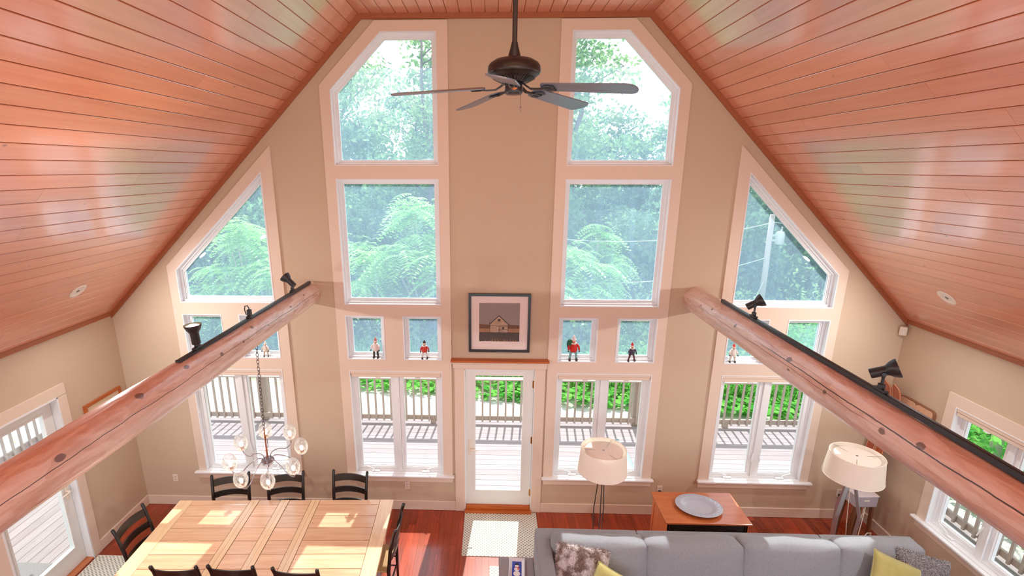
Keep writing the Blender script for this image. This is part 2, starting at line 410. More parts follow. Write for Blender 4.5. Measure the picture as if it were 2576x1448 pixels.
def logmat(name, cracks, knots):
    """peeled log: drawknife facets, a long drying check and a few knots, laid out on the UVs (u round the log, v metres along it)"""
    t = NT(name); uvn = t.n('ShaderNodeTexCoord'); uv = uvn.outputs['UV']
    mp = t.n('ShaderNodeMapping'); mp.inputs['Scale'].default_value = (7, 1.5, 1); t.l(uv, mp.inputs[0])
    dn_ = t.n('ShaderNodeTexNoise'); dn_.inputs['Scale'].default_value = 2.5; t.l(mp.outputs[0], dn_.inputs['Vector']); wv_ = t.n('ShaderNodeMix', data_type='VECTOR'); wv_.inputs[0].default_value = .3; t.l(mp.outputs[0], wv_.inputs[4]); t.l(dn_.outputs['Color'], wv_.inputs[5])
    v = t.n('ShaderNodeTexVoronoi', feature='F1'); v.inputs['Scale'].default_value = 2.1; v.inputs['Randomness'].default_value = .95; t.l(wv_.outputs[1], v.inputs['Vector'])
    n1 = t.noise(mp.outputs[0], 3.0, 5, .6, .8); mp2 = t.n('ShaderNodeMapping'); mp2.inputs['Scale'].default_value = (60, 2, 1); t.l(uv, mp2.inputs[0])
    n2 = t.noise(mp2.outputs[0], 1.5, 4)
    col = t.mix(t.sstep(n1, .3, .7), s2l((204, 160, 142)), s2l((230, 202, 190)))
    col = t.mix(t.math('MULTIPLY', n2, .22), col, s2l((170, 112, 88)))
    col = t.mix(t.math('MULTIPLY', t.sstep(v.outputs['Color'], .35, .75), .45), col, s2l((242, 224, 216)))
    sp = t.n('ShaderNodeSeparateXYZ'); t.l(uv, sp.inputs[0]); U, V = sp.outputs[0], sp.outputs[1]
    wob = t.n('ShaderNodeCombineXYZ'); t.l(V, wob.inputs[1])
    def check(u0, wid, seed, a, b):
        w2 = t.n('ShaderNodeVectorMath', operation='ADD'); t.l(wob.outputs[0], w2.inputs[0]); w2.inputs[1].default_value = (seed, 0, 0)
        nz = t.noise(w2.outputs[0], 1.6, 4, .6)
        d = t.math('ABSOLUTE', t.math('SUBTRACT', t.math('SUBTRACT', U, u0), t.math('MULTIPLY', t.math('SUBTRACT', nz, .5), .05)))
        env = t.math('MULTIPLY', t.sstep(V, a, a+.5), t.math('SUBTRACT', 1, t.sstep(V, b-.5, b)))
        ww = t.math('MULTIPLY', env, wid)
        nd = t.n('ShaderNodeMath', operation='LESS_THAN'); t.l(d, nd.inputs[0]); t.l(ww, nd.inputs[1]); return nd.outputs[0]
    ck = None
    for q in cracks:
        c_ = check(*q); ck = c_ if ck is None else t.math('MAXIMUM', ck, c_)
    kn = None
    for (u, vv, r) in knots:
        dx = t.math('MULTIPLY', t.math('SUBTRACT', U, u), .85); dy = t.math('MULTIPLY', t.math('SUBTRACT', V, vv), .7)
        d = t.math('SQRT', t.math('ADD', t.math('MULTIPLY', dx, dx), t.math('MULTIPLY', dy, dy)))
        d = t.math('ADD', d, t.math('MULTIPLY', t.math('SUBTRACT', n1, .5), .045))
        k = t.math('SUBTRACT', 1, t.sstep(d, r*.5, r*.72)); kn = k if kn is None else t.math('MAXIMUM', kn, k)
    col = t.mix(t.math('MULTIPLY', kn, .8), col, s2l((84, 50, 36)))
    col = t.mix(t.math('MULTIPLY', ck, .93), col, s2l((30, 18, 14)))
    h = t.math('SUBTRACT', t.math('ADD', t.math('MULTIPLY', v.outputs['Distance'], .8), t.math('MULTIPLY', n1, .3)), t.math('MULTIPLY', ck, .8))
    return t.pr(col, .32, 0, .5, bump=h, bs=.5, bd=.014, Coat_Weight=.7, Coat_Roughness=.22, Coat_IOR=1.6)

mk_materials()

# ------------------------------------------------------------------ room shell
XM = .075
XL, XR = -4.935, 5.085
HW = 1.595; ZR, ZE = 6.28, 2.865; YB = -8.5
WY0, WY1 = .02, .18
def mx(x): return 2*XM-x
def mpoly(P): return [(mx(x), z) for x, z in P][::-1]

def boards(bm, O, U, V, N, ulen, vlen, wd, gap, th, piece, start=0.0, cham=0.0):
    """rows of boards: U = along board, V = across, N = outward normal (face at O plane)"""
    O, U, V, N = map(Vector, (O, U, V, N)); v = start
    while v < vlen-1e-6:
        v0, v1 = max(v, 0), min(v+wd-gap, vlen)
        u = -random.random()*piece
        while u < ulen:
            L = piece*random.uniform(.7, 1.3); a, b = max(u, 0), min(u+L-.0015, ulen); u += L
            if b-a < .02 or v1-v0 < .004: continue
            c = cham
            pts = [(a, v0, -th), (b, v0, -th), (b, v1, -th), (a, v1, -th), (a, v0+c, 0), (b, v0+c, 0), (b, v1-c, 0), (a, v1-c, 0)]
            if c: pts = [(a, v0, -c), (b, v0, -c), (b, v1, -c), (a, v1, -c), (a, v0+c, 0), (b, v0+c, 0), (b, v1-c, 0), (a, v1-c, 0)]
            vs = [bm.verts.new(O+U*p+V*q+N*r) for p, q, r in pts]
            for f in ((4, 5, 6, 7), (0, 1, 5, 4), (2, 3, 7, 6), (1, 2, 6, 5), (3, 0, 4, 7)): bm.faces.new([vs[i] for i in f])
        v += wd

# floor
bm = B(); box(bm, XL-.1, XR+.1, YB, WY0+.1, -.12, -.008, mi=1)
boards(bm, (XL, YB, 0), (0, 1, 0), (1, 0, 0), (0, 0, 1), WY0-YB, XR-XL, .083, .0012, .008, 1.3)
struct('floor', bm, [M['floor'], M['floorback']])
# ceiling
bm = B()
pl = math.hypot(XR-.01-(XM+HW), ZR-ZE); cs = (XR-.01-XM-HW)/pl; sn = (ZR-ZE)/pl
boards(bm, (XM-HW, YB, ZR), (0, 1, 0), (1, 0, 0), (0, 0, -1), WY0-YB, 2*HW, .139, .004, .012, 3.2, cham=.0035)
boards(bm, (XM+HW, YB, ZR), (0, 1, 0), (cs, 0, -sn), (-sn, 0, -cs), WY0-YB, pl, .139, .004, .012, 3.2, cham=.0035)
boards(bm, (XM-HW, YB, ZR), (0, 1, 0), (-cs, 0, -sn), (sn, 0, -cs), WY0-YB, pl, .139, .004, .012, 3.2, cham=.0035)
off = .008; ext = .35
pts = [(XL-ext, ZE-ext+off), (XM-HW, ZR+off), (XM+HW, ZR+off), (XR+ext, ZE-ext+off), (XR+ext, ZE-ext+.25), (XM+HW, ZR+.25), (XM-HW, ZR+.25), (XL-ext, ZE-ext+.25)]
plate(bm, pts, [], YB, .5, mi=1)
struct('ceiling', bm, [M['ceil'], M['ceilback']])

# openings of the far wall (x, z)
def tower_center():
    return dict(cas=[(-2.009, .57), (-.545, .57), (-.545, 6.215), (-1.346, 6.215), (-2.009, 5.56)],
        ops=[('top', [(-1.889, 4.685), (-.669, 4.685), (-.669, 6.104), (-1.289, 6.104), (-1.889, 5.512)]),
             ('mid', rect(-1.889, -.669, 2.996, 4.536)), ('small', rect(-1.894, -1.397, 2.259, 2.852)),
             ('small', rect(-1.159, -.667, 2.259, 2.852)), ('low', rect(-1.886, -.671, .576, 2.103))])
def tower_outer():
    return dict(cas=[(-4.105, .57), (-2.642, .57), (-2.642, 4.917), (-4.105, 3.472)],
        ops=[('tri', [(-3.996, 3.004), (-2.775, 3.004), (-2.775, 4.622), (-3.996, 3.423)]),
             ('small', rect(-3.999, -3.49, 2.259, 2.852)), ('small', rect(-3.268, -2.771, 2.259, 2.852)),
             ('low', rect(-3.996, -2.775, .576, 2.103))])
towers = []
for f in (tower_outer, tower_center):
    t = f(); towers.append(t)
for f in (tower_center, tower_outer):
    t = f(); towers.append(dict(cas=mpoly(t['cas']), ops=[(k, mpoly(p)) for k, p in t['ops']]))
DOOR = rect(-.385, .545, .0, 2.145)
outer = [(XL-.1, -.05), (DOOR[0][0], -.05), (DOOR[0][0], 2.145), (DOOR[1][0], 2.145), (DOOR[1][0], -.05), (XR+.1, -.05), (XR+.1, ZE-.1), (XM+HW, ZR+.02), (XM-HW, ZR+.02), (XL-.1, ZE-.1)]
bm = B(); plate(bm, outer, [p for t in towers for _, p in t['ops']], WY0, WY1)
struct('wall_far', bm, M['wall'])

def side_wall(name, holes, place):
    bm = B(); plate(bm, rect(-.18 if place > 0 else YB, -YB if place > 0 else .18, -.05, ZE+.02), holes, 0, .16)
    Mx = T(XR, 0, 0) @ Rz(-PI/2) if place > 0 else T(XL, 0, 0) @ Rz(PI/2)
    bmesh.ops.transform(bm, matrix=Mx, verts=bm.verts); return struct(name, bm, M['wall'])
# local x on the right wall = -Y, on the left wall = +Y
RW = rect(.885, 2.1, .665, 2.14)
LD = [(-1.965, 0), (-1.03, 0), (-1.03, 2.075), (-1.965, 2.075)]
# left wall opening must reach the floor: give the wall outline the notch
side_wall('wall_right', [RW], 1)
bm = B(); plate(bm, [(YB, -.05), (-1.965, -.05), (-1.965, 2.165), (-1.03, 2.165), (-1.03, -.05), (.18, -.05), (.18, ZE+.02), (YB, ZE+.02)], [], 0, .16)
bmesh.ops.transform(bm, matrix=T(XL, 0, 0) @ Rz(PI/2), verts=bm.verts); struct('wall_left', bm, M['wall'])

bm = B(); plate(bm, [(XL-.1, 3.0), (XR+.1, 3.0), (XM+HW, ZR+.02), (XM-HW, ZR+.02)] if False else [(XL+.6, 3.5), (XR-.6, 3.5), (XM+HW, ZR+.02), (XM-HW, ZR+.02)], [], YB-.1, YB+.02)
struct('rear_sky_block', bm, M['wall'])  # unseen gable piece added to keep sky light off the upper far wall
# ceiling edge trim on the far wall and along the eaves
tn = [0]
def trim(bm, m):
    tn[0] += 1; return struct('trim_%d' % tn[0], bm, m)
bm = B(); q = [(XL, ZE), (XM-HW, ZR), (XM+HW, ZR), (XR, ZE)]
low = [(XL, ZE-.075), (XM-HW-.022+.05, ZR-.055), (XM+HW+.022-.05, ZR-.055), (XR, ZE-.075)]
plate(bm, q+low[::-1], [], -.012, WY0+.004); trim(bm, M['ceiltrim'])
bm = B()
for s, X in ((1, XL), (-1, XR)):
    bar(bm, [(X+s*.012, YB, ZE-.012), (X+s*.012, -.012, ZE-.012)], .03, .05)
trim(bm, M['ceiltrim'])

# casings and windows
wn = [0]
def crank(bm, x, y, z, s):
    box(bm, x-.055, x+.055, y-.035, y+.01, z, z+.022, .006)
    tube(bm, [(x-s*.02, y-.02, z+.022), (x-s*.03, y-.03, z+.05), (x-s*.09, y-.045, z+.085), (x-s*.115, y-.05, z+.095)], [.008, .007, .006, .008], 6)
def window(kind, poly, hazy, place=None):
    if kind == 'low': poly = rect(min(p[0] for p in poly), max(p[0] for p in poly), min(p[1] for p in poly), max(p[1] for p in poly))
    wn[0] += 1; Mx = place or Matrix.Identity(4)
    nm = 'window_%d' % wn[0]
    def fin(name, bm, mat, par, **k):
        o = obj(name, bm, mat, par, **k); return o
    bm = B()
    ring(bm, poly, .011, -.004, .165); p1 = inset(poly, .011)
    ring(bm, p1, .022, .055, .15); p2 = inset(p1, .022)
    ring(bm, p2, .016, .085, .14)
    if kind == 'low':
        xm = (poly[0][0]+poly[1][0])/2; box(bm, xm-.028, xm+.028, .045, .15, poly[0][1]+.011, poly[2][1]-.011)
    root = obj(nm, bm, M['white'], None); root.matrix_basis = Mx; root['kind'] = 'structure'
    if kind != 'low':
        p3 = inset(p2, .012); bm = B(); plate(bm, p3, [], .108, .114); obj('glass', bm, M['glassveil' if hazy else 'glass'], root)
        bm = B(); ring(bm, inset(p2, .015), .016, .095, .125); obj('sash', bm, M['white'], root)
    else:
        x0, x1 = p1[0][0]+.02, p1[1][0]-.02; z0, z1 = p1[0][1]+.02, p1[2][1]-.02
        for s, (a, b) in ((1, (x0, xm-.03)), (-1, (xm+.03, x1))):
            bm = B(); r = rect(a, b, z0, z1); ring(bm, r, .046, .07, .13); i1 = inset(r, .046); ring(bm, i1, .01, .085, .12)
            sh = obj('sash', bm, M['white'], root)
            bm = B(); plate(bm, inset(r, .05), [], .1, .106); obj('glass', bm, M['glass'], sh)
            bm = B(); crank(bm, a+.24 if s > 0 else b-.22, .055, z0-.02, s); obj('crank', bm, M['white'], root)
            bm = B(); xx = xm-s*.034; tube(bm, [(xx, .045, z0+.36), (xx-s*.012, .03, z0+.30), (xx-s*.02, .02, z0+.24)], [.006, .008, .006], 6)
            obj('latch', bm, M['white'], root)
        # roller shade cassette under the head, sill board and apron
        bm = B(); xa, xb = poly[0][0]+.012, poly[1][0]-.012; zt = poly[2][1]-.005
        box(bm, xa, xb, .0, .045, zt-.042, zt, .004); box(bm, xa+.004, xb-.004, .006, .05, zt-.088, zt-.042, .006)
        sc = obj('blind_cassette', bm, M['trim'], root)
        bm = B()
        for q in (.3, .74):
            xq = xa+(xb-xa)*q; box(bm, xq-.035, xq+.035, -.002, .012, zt-.1, zt-.086, .003)
        obj('pull_tab', bm, M['white'], sc)
        bm = B(); box(bm, poly[0][0]-.15, poly[1][0]+.15, -.055, .004, poly[0][1]-.028, poly[0][1], .006)
        box(bm, poly[0][0]+.002, poly[1][0]-.002, .0, .075, poly[0][1]-.028, poly[0][1]+.0015); obj('sill', bm, M['white'], root)
        bm = B(); box(bm, poly[0][0]-.125, poly[1][0]+.125, -.002, .019, poly[0][1]-.125, poly[0][1]-.028, .004); obj('apron', bm, M['trim'], root)
    return root
for t in towers:
    bm = B(); plate(bm, t['cas'], [p for _, p in t['ops']], 0, WY0+.001)
    trim(bm, M['trim'])
    for k, p in t['ops']: window(k, p, k in ('top', 'mid', 'tri', 'small'))
# right wall window
PR = T(XR-.02, 0, 0) @ Rz(-PI/2)
bm = B(); c = rect(RW[0][0]-.12, RW[1][0]+.12, .66, 2.27); plate(bm, c, [RW], 0, .021); bmesh.ops.transform(bm, matrix=PR, verts=bm.verts); trim(bm, M['trim'])
window('low', RW, False, PR)

# far door
def door(nm, x0, x1, z0, z1, gl, place, hinge_right, thick=.045, y0=.03, lever_z=.98, op=None):
    bm = B(); plate(bm, rect(x0, x1, z0, z1), [rect(*gl)], y0, y0+thick); ring(bm, rect(gl[0]-.012, gl[1]+.012, gl[2]-.012, gl[3]+.012), .022, y0-.006, y0+thick+.006)
    root = obj(nm, bm, M['doorpaint'], None); root.matrix_basis = place; root['kind'] = 'structure'
    bm = B(); plate(bm, rect(gl[0]+.002, gl[1]-.002, gl[2]+.002, gl[3]-.002), [], y0+.02, y0+.026); obj('glass', bm, M['glass'], root)
    # jamb lining
    bm = B(); X0, X1, Z1 = op
    for a, b in ((X0-.004, x0-.004), (x1+.004, X1+.004)): box(bm, a, b, -.002, .16, z0-.09, Z1)
    box(bm, X0, X1, -.002, .16, z1+.004, Z1+.004); obj('jamb', bm, M['white'], root)
    s = -1 if hinge_right else 1; xs = x0+.06 if hinge_right else x1-.06
    bm = B(); box(bm, xs-.02, xs+.02, y0-.012, y0, lever_z-.11, lever_z+.13, .006)
    tube(bm, [(xs, y0-.01, lever_z), (xs, y0-.05, lever_z), (xs-s*.02, y0-.058, lever_z), (xs-s*.12, y0-.055, lever_z-.005)], [.011, .01, .01, .009], 8)
    obj('door_handle', bm, M['platewhite'], root)
    xh = x1+.001 if hinge_right else x0-.001
    for zz in (z0+.2, (z0+z1)/2, z1-.2):
        bm = B(); tube(bm, [(xh, y0-.006, zz-.05), (xh, y0-.006, zz+.05)], .009, 8); box(bm, xh-.018, xh+.018, y0-.002, y0+.001, zz-.048, zz+.048); obj('hinge', bm, M['brass'], root)
    return root
D1 = door('door_1', -.367, .528, .098, 2.128, (-.243, .4, .32, 2.055), Matrix.Identity(4), True, op=(-.385, .545, 2.145))
bm = B(); box(bm, -.385, .545, -.06, .17, .0, .04, .004); box(bm, -.367, .528, -.01, .12, .04, .096, .006); th = obj('threshold', bm, M['orangewood'], D1)
bm = B(); box(bm, -.51, -.38, -.004, .021, 0, 2.14, .003); box(bm, .54, .672, -.004, .021, 0, 2.14, .003); box(bm, -.51, .672, -.004, .021, 2.14, 2.17); trim(bm, M['trim'])
bm = B(); box(bm, -.525, .687, -.03, .021, 2.165, 2.235, .004); box(bm, -.54, .70, -.05, .021, 2.235, 2.262, .004); trim(bm, M['trim'])
bm = B(); box(bm, -.55, .71, -.085, .021, 2.262, 2.288, .004); trim(bm, M['orangewood'])
# left patio door
PL = T(XL+.02, 0, 0) @ Rz(PI/2)
D2 = door('door_2', -1.945, -1.05, .03, 2.145, (-1.85, -1.165, .26, 2.025), T(XL+.02, 0, 0) @ Rz(PI/2), False, y0=.085, lever_z=1.0, op=(-1.965, -1.03, 2.165))
bm = B(); box(bm, -1.965, -1.03, .0, .17, .0, .027, .004); obj('threshold', bm, M['cherry'], D2)
bm = B()
for p in (rect(-2.085, -1.962, 0, 2.165), rect(-1.033, -.91, 0, 2.165), rect(-2.085, -.91, 2.162, 2.29)): plate(bm, p, [], 0, .021)
bmesh.ops.transform(bm, matrix=PL, verts=bm.verts); trim(bm, M['trim'])

# baseboards
bm = B(); box(bm, XL, -.51, 0, .021, 0, .148, .006); box(bm, .672, XR, 0, .021, 0, .148, .006); struct('baseboard_far', bm, M['trim'])
bm = B(); box(bm, XL-.001, XL+.02, -.91, 0, 0, .148, .006); box(bm, XL-.001, XL+.02, YB, -2.085, 0, .148, .006); struct('baseboard_left', bm, M['trim'])
bm = B(); box(bm, XR-.02, XR+.001, YB, 0, 0, .148, .006); struct('baseboard_right', bm, M['trim'])

# ------------------------------------------------------------------ log beams with track lights
def log(nm, X, Z0, Z1, R0, R1, mat, seed):
    rnd = random.Random(seed); bm = B(); uvl = bm.loops.layers.uv.new('UVMap'); n = 40; ys = [WY0+.05-.05*0] + [-.12*i for i in range(0, 71)]
    from mathutils import noise
    rows = []
    for y in ys:
        d = -y; f = d/4.5; R = R0+(R1-R0)*f; zc = Z0+(Z1-Z0)*f; row = []
        for k in range(n):
            a = 2*PI*k/n+PI   # u=.5 faces the room's middle line
            q = noise.noise(Vector((math.cos(a)*1.6+seed, math.sin(a)*1.6, y*1.1)))*.010+noise.noise(Vector((math.cos(a)*5+seed, math.sin(a)*5, y*3)))*.0035
            r = R+q; row.append(bm.verts.new((X+r*math.cos(a), y, zc+r*math.sin(a))))
        rows.append(row)
    for i in range(len(rows)-1):
        for k in range(n):
            f = bm.faces.new((rows[i][k], rows[i][(k+1) % n], rows[i+1][(k+1) % n], rows[i+1][k]))
            us = (k/n, (k+1)/n, (k+1)/n, k/n); vs = (-ys[i], -ys[i], -ys[i+1], -ys[i+1])
            for lp, u, v in zip(f.loops, us, vs): lp[uvl].uv = (u, v)
    o = obj(nm, bm, mat, smooth=True); return o
lb = log('log_beam', -2.31, 3.131, 3.18, .128, .138, M['logl'], 3); tag(lb, 'round peeled log beam on the left, above the dining table', 'beam')
rb = log('log_beam', 2.48, 3.1, 3.091, .154, .137, M['logr'], 8); tag(rb, 'round peeled log beam on the right, above the grey sofa', 'beam')

def track(X, y0, y1, za, zb, label):
    t = thing('light_track', label, 'track', (X, y0, za-.016))
    bm = B(); sl = (zb-za)/(y1-y0)
    bar(bm, [(X, y0, za), (X, y1, zb)], .036, .03); obj('rail', bm, M['blackmetal'], t, w=True)
    bm = B(); bar(bm, [(X, y0-.001, za+.0155), (X, y1+.02, zb+.0155)], .012, .004); obj('slot', bm, M['blackgloss'], t, w=True)
    for y, z in ((y0, za), (y1, zb)): bm = B(); box(bm, X-.02, X+.02, y-.008, y+.008, z-.016, z+.017, .002); obj('end_cap', bm, M['blackgloss'], t, w=True)
TLz, TRz = 3.182, 3.166
track(-2.31, -2.72, -.02, 3.294, 3.28, 'black light track screwed along the left log beam')
track(2.48, -6.3, -.70, 3.244, 3.268, 'black light track screwed along the right log beam')

def head(X, y, z, d, label, lit=False, s=1.0):
    """adapter block, stem, yoke and a flared can pointing along d"""
    t = thing('track_spotlight', label, 'spotlight', (X, y, z), 0, 'spotlights on the two tracks')
    bm = B(); box(bm, -.017, .017, -.05, .05, 0, .018, .003); box(bm, -.015, .015, -.018, .018, .018, .05, .003); obj('adapter', bm, M['blackgloss'], t)
    d = Vector(d).normalized(); piv = Vector((0, 0, .115))
    side = Vector((d.y, -d.x, 0)); side = side.normalized() if side.length > .05 else Vector((1, 0, 0))
    c = piv-side*(.036) + Vector((0, 0, .01))
    bm = B(); tube(bm, [(0, 0, .05), (0, 0, .085), piv], [.009, .009, .013], 8); tube(bm, [piv+side*.014, piv-side*.02], .013, 10)
    tube(bm, [piv, piv-d*.03-side*.01+Vector((0, 0, -.005)), piv-d*.062-side*.022], [.007, .006, .007], 6); obj('yoke', bm, M['blackgloss'], t)
    prof = [(0, -.075), (.03, -.075), (.032, -.07), (.032, .01), (.036, .02), (.05, .04), (.06, .065), (.063, .08), (.060, .08), (.056, .066), (.045, .042), (.03, .022), (0, .02)]
    if not lit: prof = prof[:-2]+[(.04, .05), (0, .055)]
    bm = B(); lathe(bm, [(r*s, zz*s) for r, zz in prof], 24, along(c, d)); obj('can', bm, M['blackgloss'], t, ang=40)
    if lit:
        bm = B(); lathe(bm, [(0, .082), (.025, .079), (.044, .07), (.050, .06), (.03, .035), (0, .03)], 18, along(c, d)); obj('bulb', bm, M['spotglow'], t)
        l = bpy.data.lights.new('spot_beam', 'SPOT'); l.energy = 26; l.spot_size = 1.9; l.spot_blend = .9; l.color = (1, .74, .48); l.shadow_soft_size = .04
        lo = link(bpy.data.objects.new('spot_beam', l)); lo.matrix_world = T(X, y, z) @ along(c+d*.09, -d)
    return t
def tz(X, y): return 3.198+(-.014)*((y+.02)/-2.70)*-1+.0 if X < 0 else 3.186-.024*((y+.70)/-5.6)
head(-2.31, -.55, 3.297, (-.62, .15, .55), 'black track spotlight tilted up on the left beam, nearest the wall')
head(-2.31, -2.47, 3.309, (-.05, -.02, 1), 'lit black track spotlight with its bulb glowing straight up', True)
head(2.48, -1.36, 3.282, (.75, -.2, .5), 'small black track spotlight on the right beam below the transformer pole window')
head(2.48, -3.0, 3.274, (.70, -.42, .42), 'larger black track spotlight on the right beam in front of the corner')
t = thing('track_adapter', 'black track adapter box with a looped wire, no lamp, on the left beam', 'adapter', (-2.31, -1.6, 3.304))
bm = B(); box(bm, -.018, .018, -.045, .03, 0, .016, .003); box(bm, -.017, .017, -.02, .02, .016, .075, .004); obj('block', bm, M['blackgloss'], t)
bm = B(); tube(bm, [(0, 0, .075), (0, 0, .09), (-.012, 0, .112), (-.035, .0, .105), (-.042, 0, .07), (-.03, 0, .02)], .005, 6); obj('wire', bm, M['blackgloss'], t)
bm = B(); tube(bm, [(.02+.014*math.cos(a), -.03, .006+.012*math.sin(a)) for a in [i*PI/5 for i in range(11)]], .003, 6); obj('clip', bm, M['steel'], t)

# recessed ceiling lights
for s, lab in ((-1, 'round white recessed light in the left ceiling slope'), (1, 'round white recessed light in the right ceiling slope')):
    n = Vector((-s*sn, 0, -cs)); p = Vector((-4.378, -1.07, 3.408)) if s < 0 else Vector((4.53, -1.036, 3.408))
    # slide the centre on to the board face
    A = Vector((XM+s*HW, 0, ZR)); dd = (p-A).dot(n); p = p-n*dd
    t = thing('recessed_light', lab, 'ceiling light', tuple(p))
    Mt = along((0, 0, 0), n)
    bm = B(); lathe(bm, [(.050, .0005), (.095, .0005), (.095, .005), (.088, .009), (.058, .008), (.050, .001)], 32, Mt); obj('trim_ring', bm, M['platewhite'], t, ang=40)
    bm = B(); lathe(bm, [(0, .0045), (.03, .004), (.052, .0012)], 24, Mt); obj('lens', bm, M['lens'], t)
    bm = B(); lathe(bm, [(0, .007), (.014, .0065), (.02, .0035)], 14, Mt); obj('bulb', bm, M['steel'], t)

# motion detector in the right corner
t = thing('motion_detector', 'small white motion detector in the right corner under the eave', 'detector', (XR-.05, -.03, 2.74))
bm = B(); box(bm, -.045, .03, -.035, .03, -.06, .05, .012, Rz(-PI/4), seg=2); obj('housing', bm, M['platewhite'], t)
bm = B(); box(bm, -.03, .02, -.041, -.034, -.045, .01, .004, Rz(-PI/4)); obj('lens', bm, M['lens'], t)

# wall outlets
def outlet(x, z, lab, plug=False):
    t = thing('wall_outlet', lab, 'outlet', (x, WY0, z))
    bm = B(); box(bm, -.036, .036, -.008, -.0005, -.058, .058, .004); obj('cover_plate', bm, M['platewhite'], t)
    for zz in (-.022, .022):
        bm = B()
        for xx in (-.009, .009): box(bm, xx-.002, xx+.002, -.0095, -.0078, zz-.004, zz+.008)
        box(bm, -.003, .003, -.0095, -.0078, zz-.012, zz-.007); obj('socket', bm, M['sockdark'], t)
    if plug:
        bm = B(); box(bm, -.018, .018, -.04, -.0096, -.042, -.006, .005); tube(bm, [(0, -.03, -.04), (0, -.035, -.1), (.03, -.03, -.2)], .004, 6); obj('plug', bm, M['sockdark'], t)
outlet(-1.187, .382, 'pale wall outlet under the window left of the glass door')
outlet(-4.478, .428, 'pale wall outlet in the left corner of the window wall')
outlet(2.3, .40, 'wall outlet with a black plug behind the wooden cabinet', True)
outlet(4.72, .40, 'wall outlet beside the corner floor lamp', True)

def MP(x, y, z):
    k = (4.6611-z)/(4.5631-z); return (-.0404+(x+.0404)*k, -6.0749+(y+6.0749)*k)

# ------------------------------------------------------------------ pictures
def frame_bar(bm, w, h, d, y0, y1): ring(bm, rect(-w/2, w/2, -h/2, h/2), d, y0, y1)
t = thing('framed_picture', 'black framed print of a weathered barn over the glass door', 'picture', (.068, WY0, 2.77))
bm = B(); frame_bar(bm, .776, .77, .032, -.035, -.001); obj('frame', bm, M['blackwood'], t)
bm = B(); plate(bm, rect(-.36, .36, -.357, .357), [rect(-.255, .255, -.245, .262)], -.014, -.008); obj('mat_board', bm, M['mat_white'], t)
PM = [plain('print_'+n, c, .6, grain=g, gscale=s) for n, c, g, s in (('sky', (150, 142, 140), .1, 8), ('hill', (112, 84, 62), .25, 20), ('grass', (168, 130, 96), .3, 25), ('field', (84, 76, 74), .3, 40), ('barn', (188, 164, 142), .35, 30), ('roof', (44, 38, 38), .1, 20), ('gap', (58, 44, 38), .1, 20))]
bm = B()
def pq(P, mi, y):
    f = bm.faces.new([bm.verts.new((a, y, b)) for a, b in P]); f.material_index = mi
pq(rect(-.26, .26, -.25, .27), 0, -.004)
pq([(-.26, -.09), (.26, -.09), (.26, -.03), (.12, -.025), (-.1, -.03), (-.26, -.018)], 1, -.0045)
pq(rect(-.26, .26, -.14, -.075), 2, -.005); pq(rect(-.26, .26, -.25, -.125), 3, -.0053)
for k in range(26):
    x = random.uniform(-.25, .24); b = random.uniform(.02, .05); pq([(x, -.25), (x+.012, -.25), (x+random.uniform(-.02, .03), -.25+b)], 2, -.0056)
pq([(-.118, -.125), (.108, -.125), (.108, -.02), (-.005, .088), (-.118, -.02)], 4, -.006)
for a, b in (((-.13, -.018), (-.005, .1)), ((-.005, .1), (.12, -.018))):
    pq([a, (a[0], a[1]-.012), (b[0], b[1]-.012), b], 5, -.0066)
for r in (rect(-.118, .108, -.044, -.038), rect(-.006, .0, -.125, -.04), rect(-.02, .012, .018, .05), rect(.035, .062, -.082, -.056), rect(-.121, -.117, -.125, -.02), rect(.107, .111, -.125, -.02), rect(.0, .106, -.092, -.088)): pq(r, 6, -.0068)
pq(rect(-.012, .004, .012, .03), 2, -.007)
for k in range(14):
    z = -.12+k*.011; wv = .11 if z < -.02 else .108-(z+.02); xa = random.uniform(-wv, wv*.4); pq(rect(xa, min(wv, xa+random.uniform(.03, .1)), z, z+.0015), 6, -.0064)
for dx, hh in ((-.125, .055), (-.135, .03), (-.118, .035)): pq([(-.122, -.02), (-.119, -.02), (dx, hh)], 6, -.0057)
obj('print', bm, PM, t)
# small picture on the left wall
t = thing('framed_picture', 'orange wood framed purple print on the left wall, half behind the log beam', 'picture', (XL, -.415, 1.6), PI/2)
bm = B(); frame_bar(bm, .6, .58, .035, -.03, -.001); obj('frame', bm, M['orangewood'], t)
bm = B(); plate(bm, rect(-.27, .27, -.26, .26), [rect(-.2, .2, -.19, .19)], -.014, -.008); obj('mat_board', bm, M['mat_cream'], t)
bm = B(); plate(bm, rect(-.21, .21, -.2, .2), [], -.007, -.003); obj('print', bm, plain('purple_print', (104, 104, 168), .5, grain=.35, gscale=14), t)

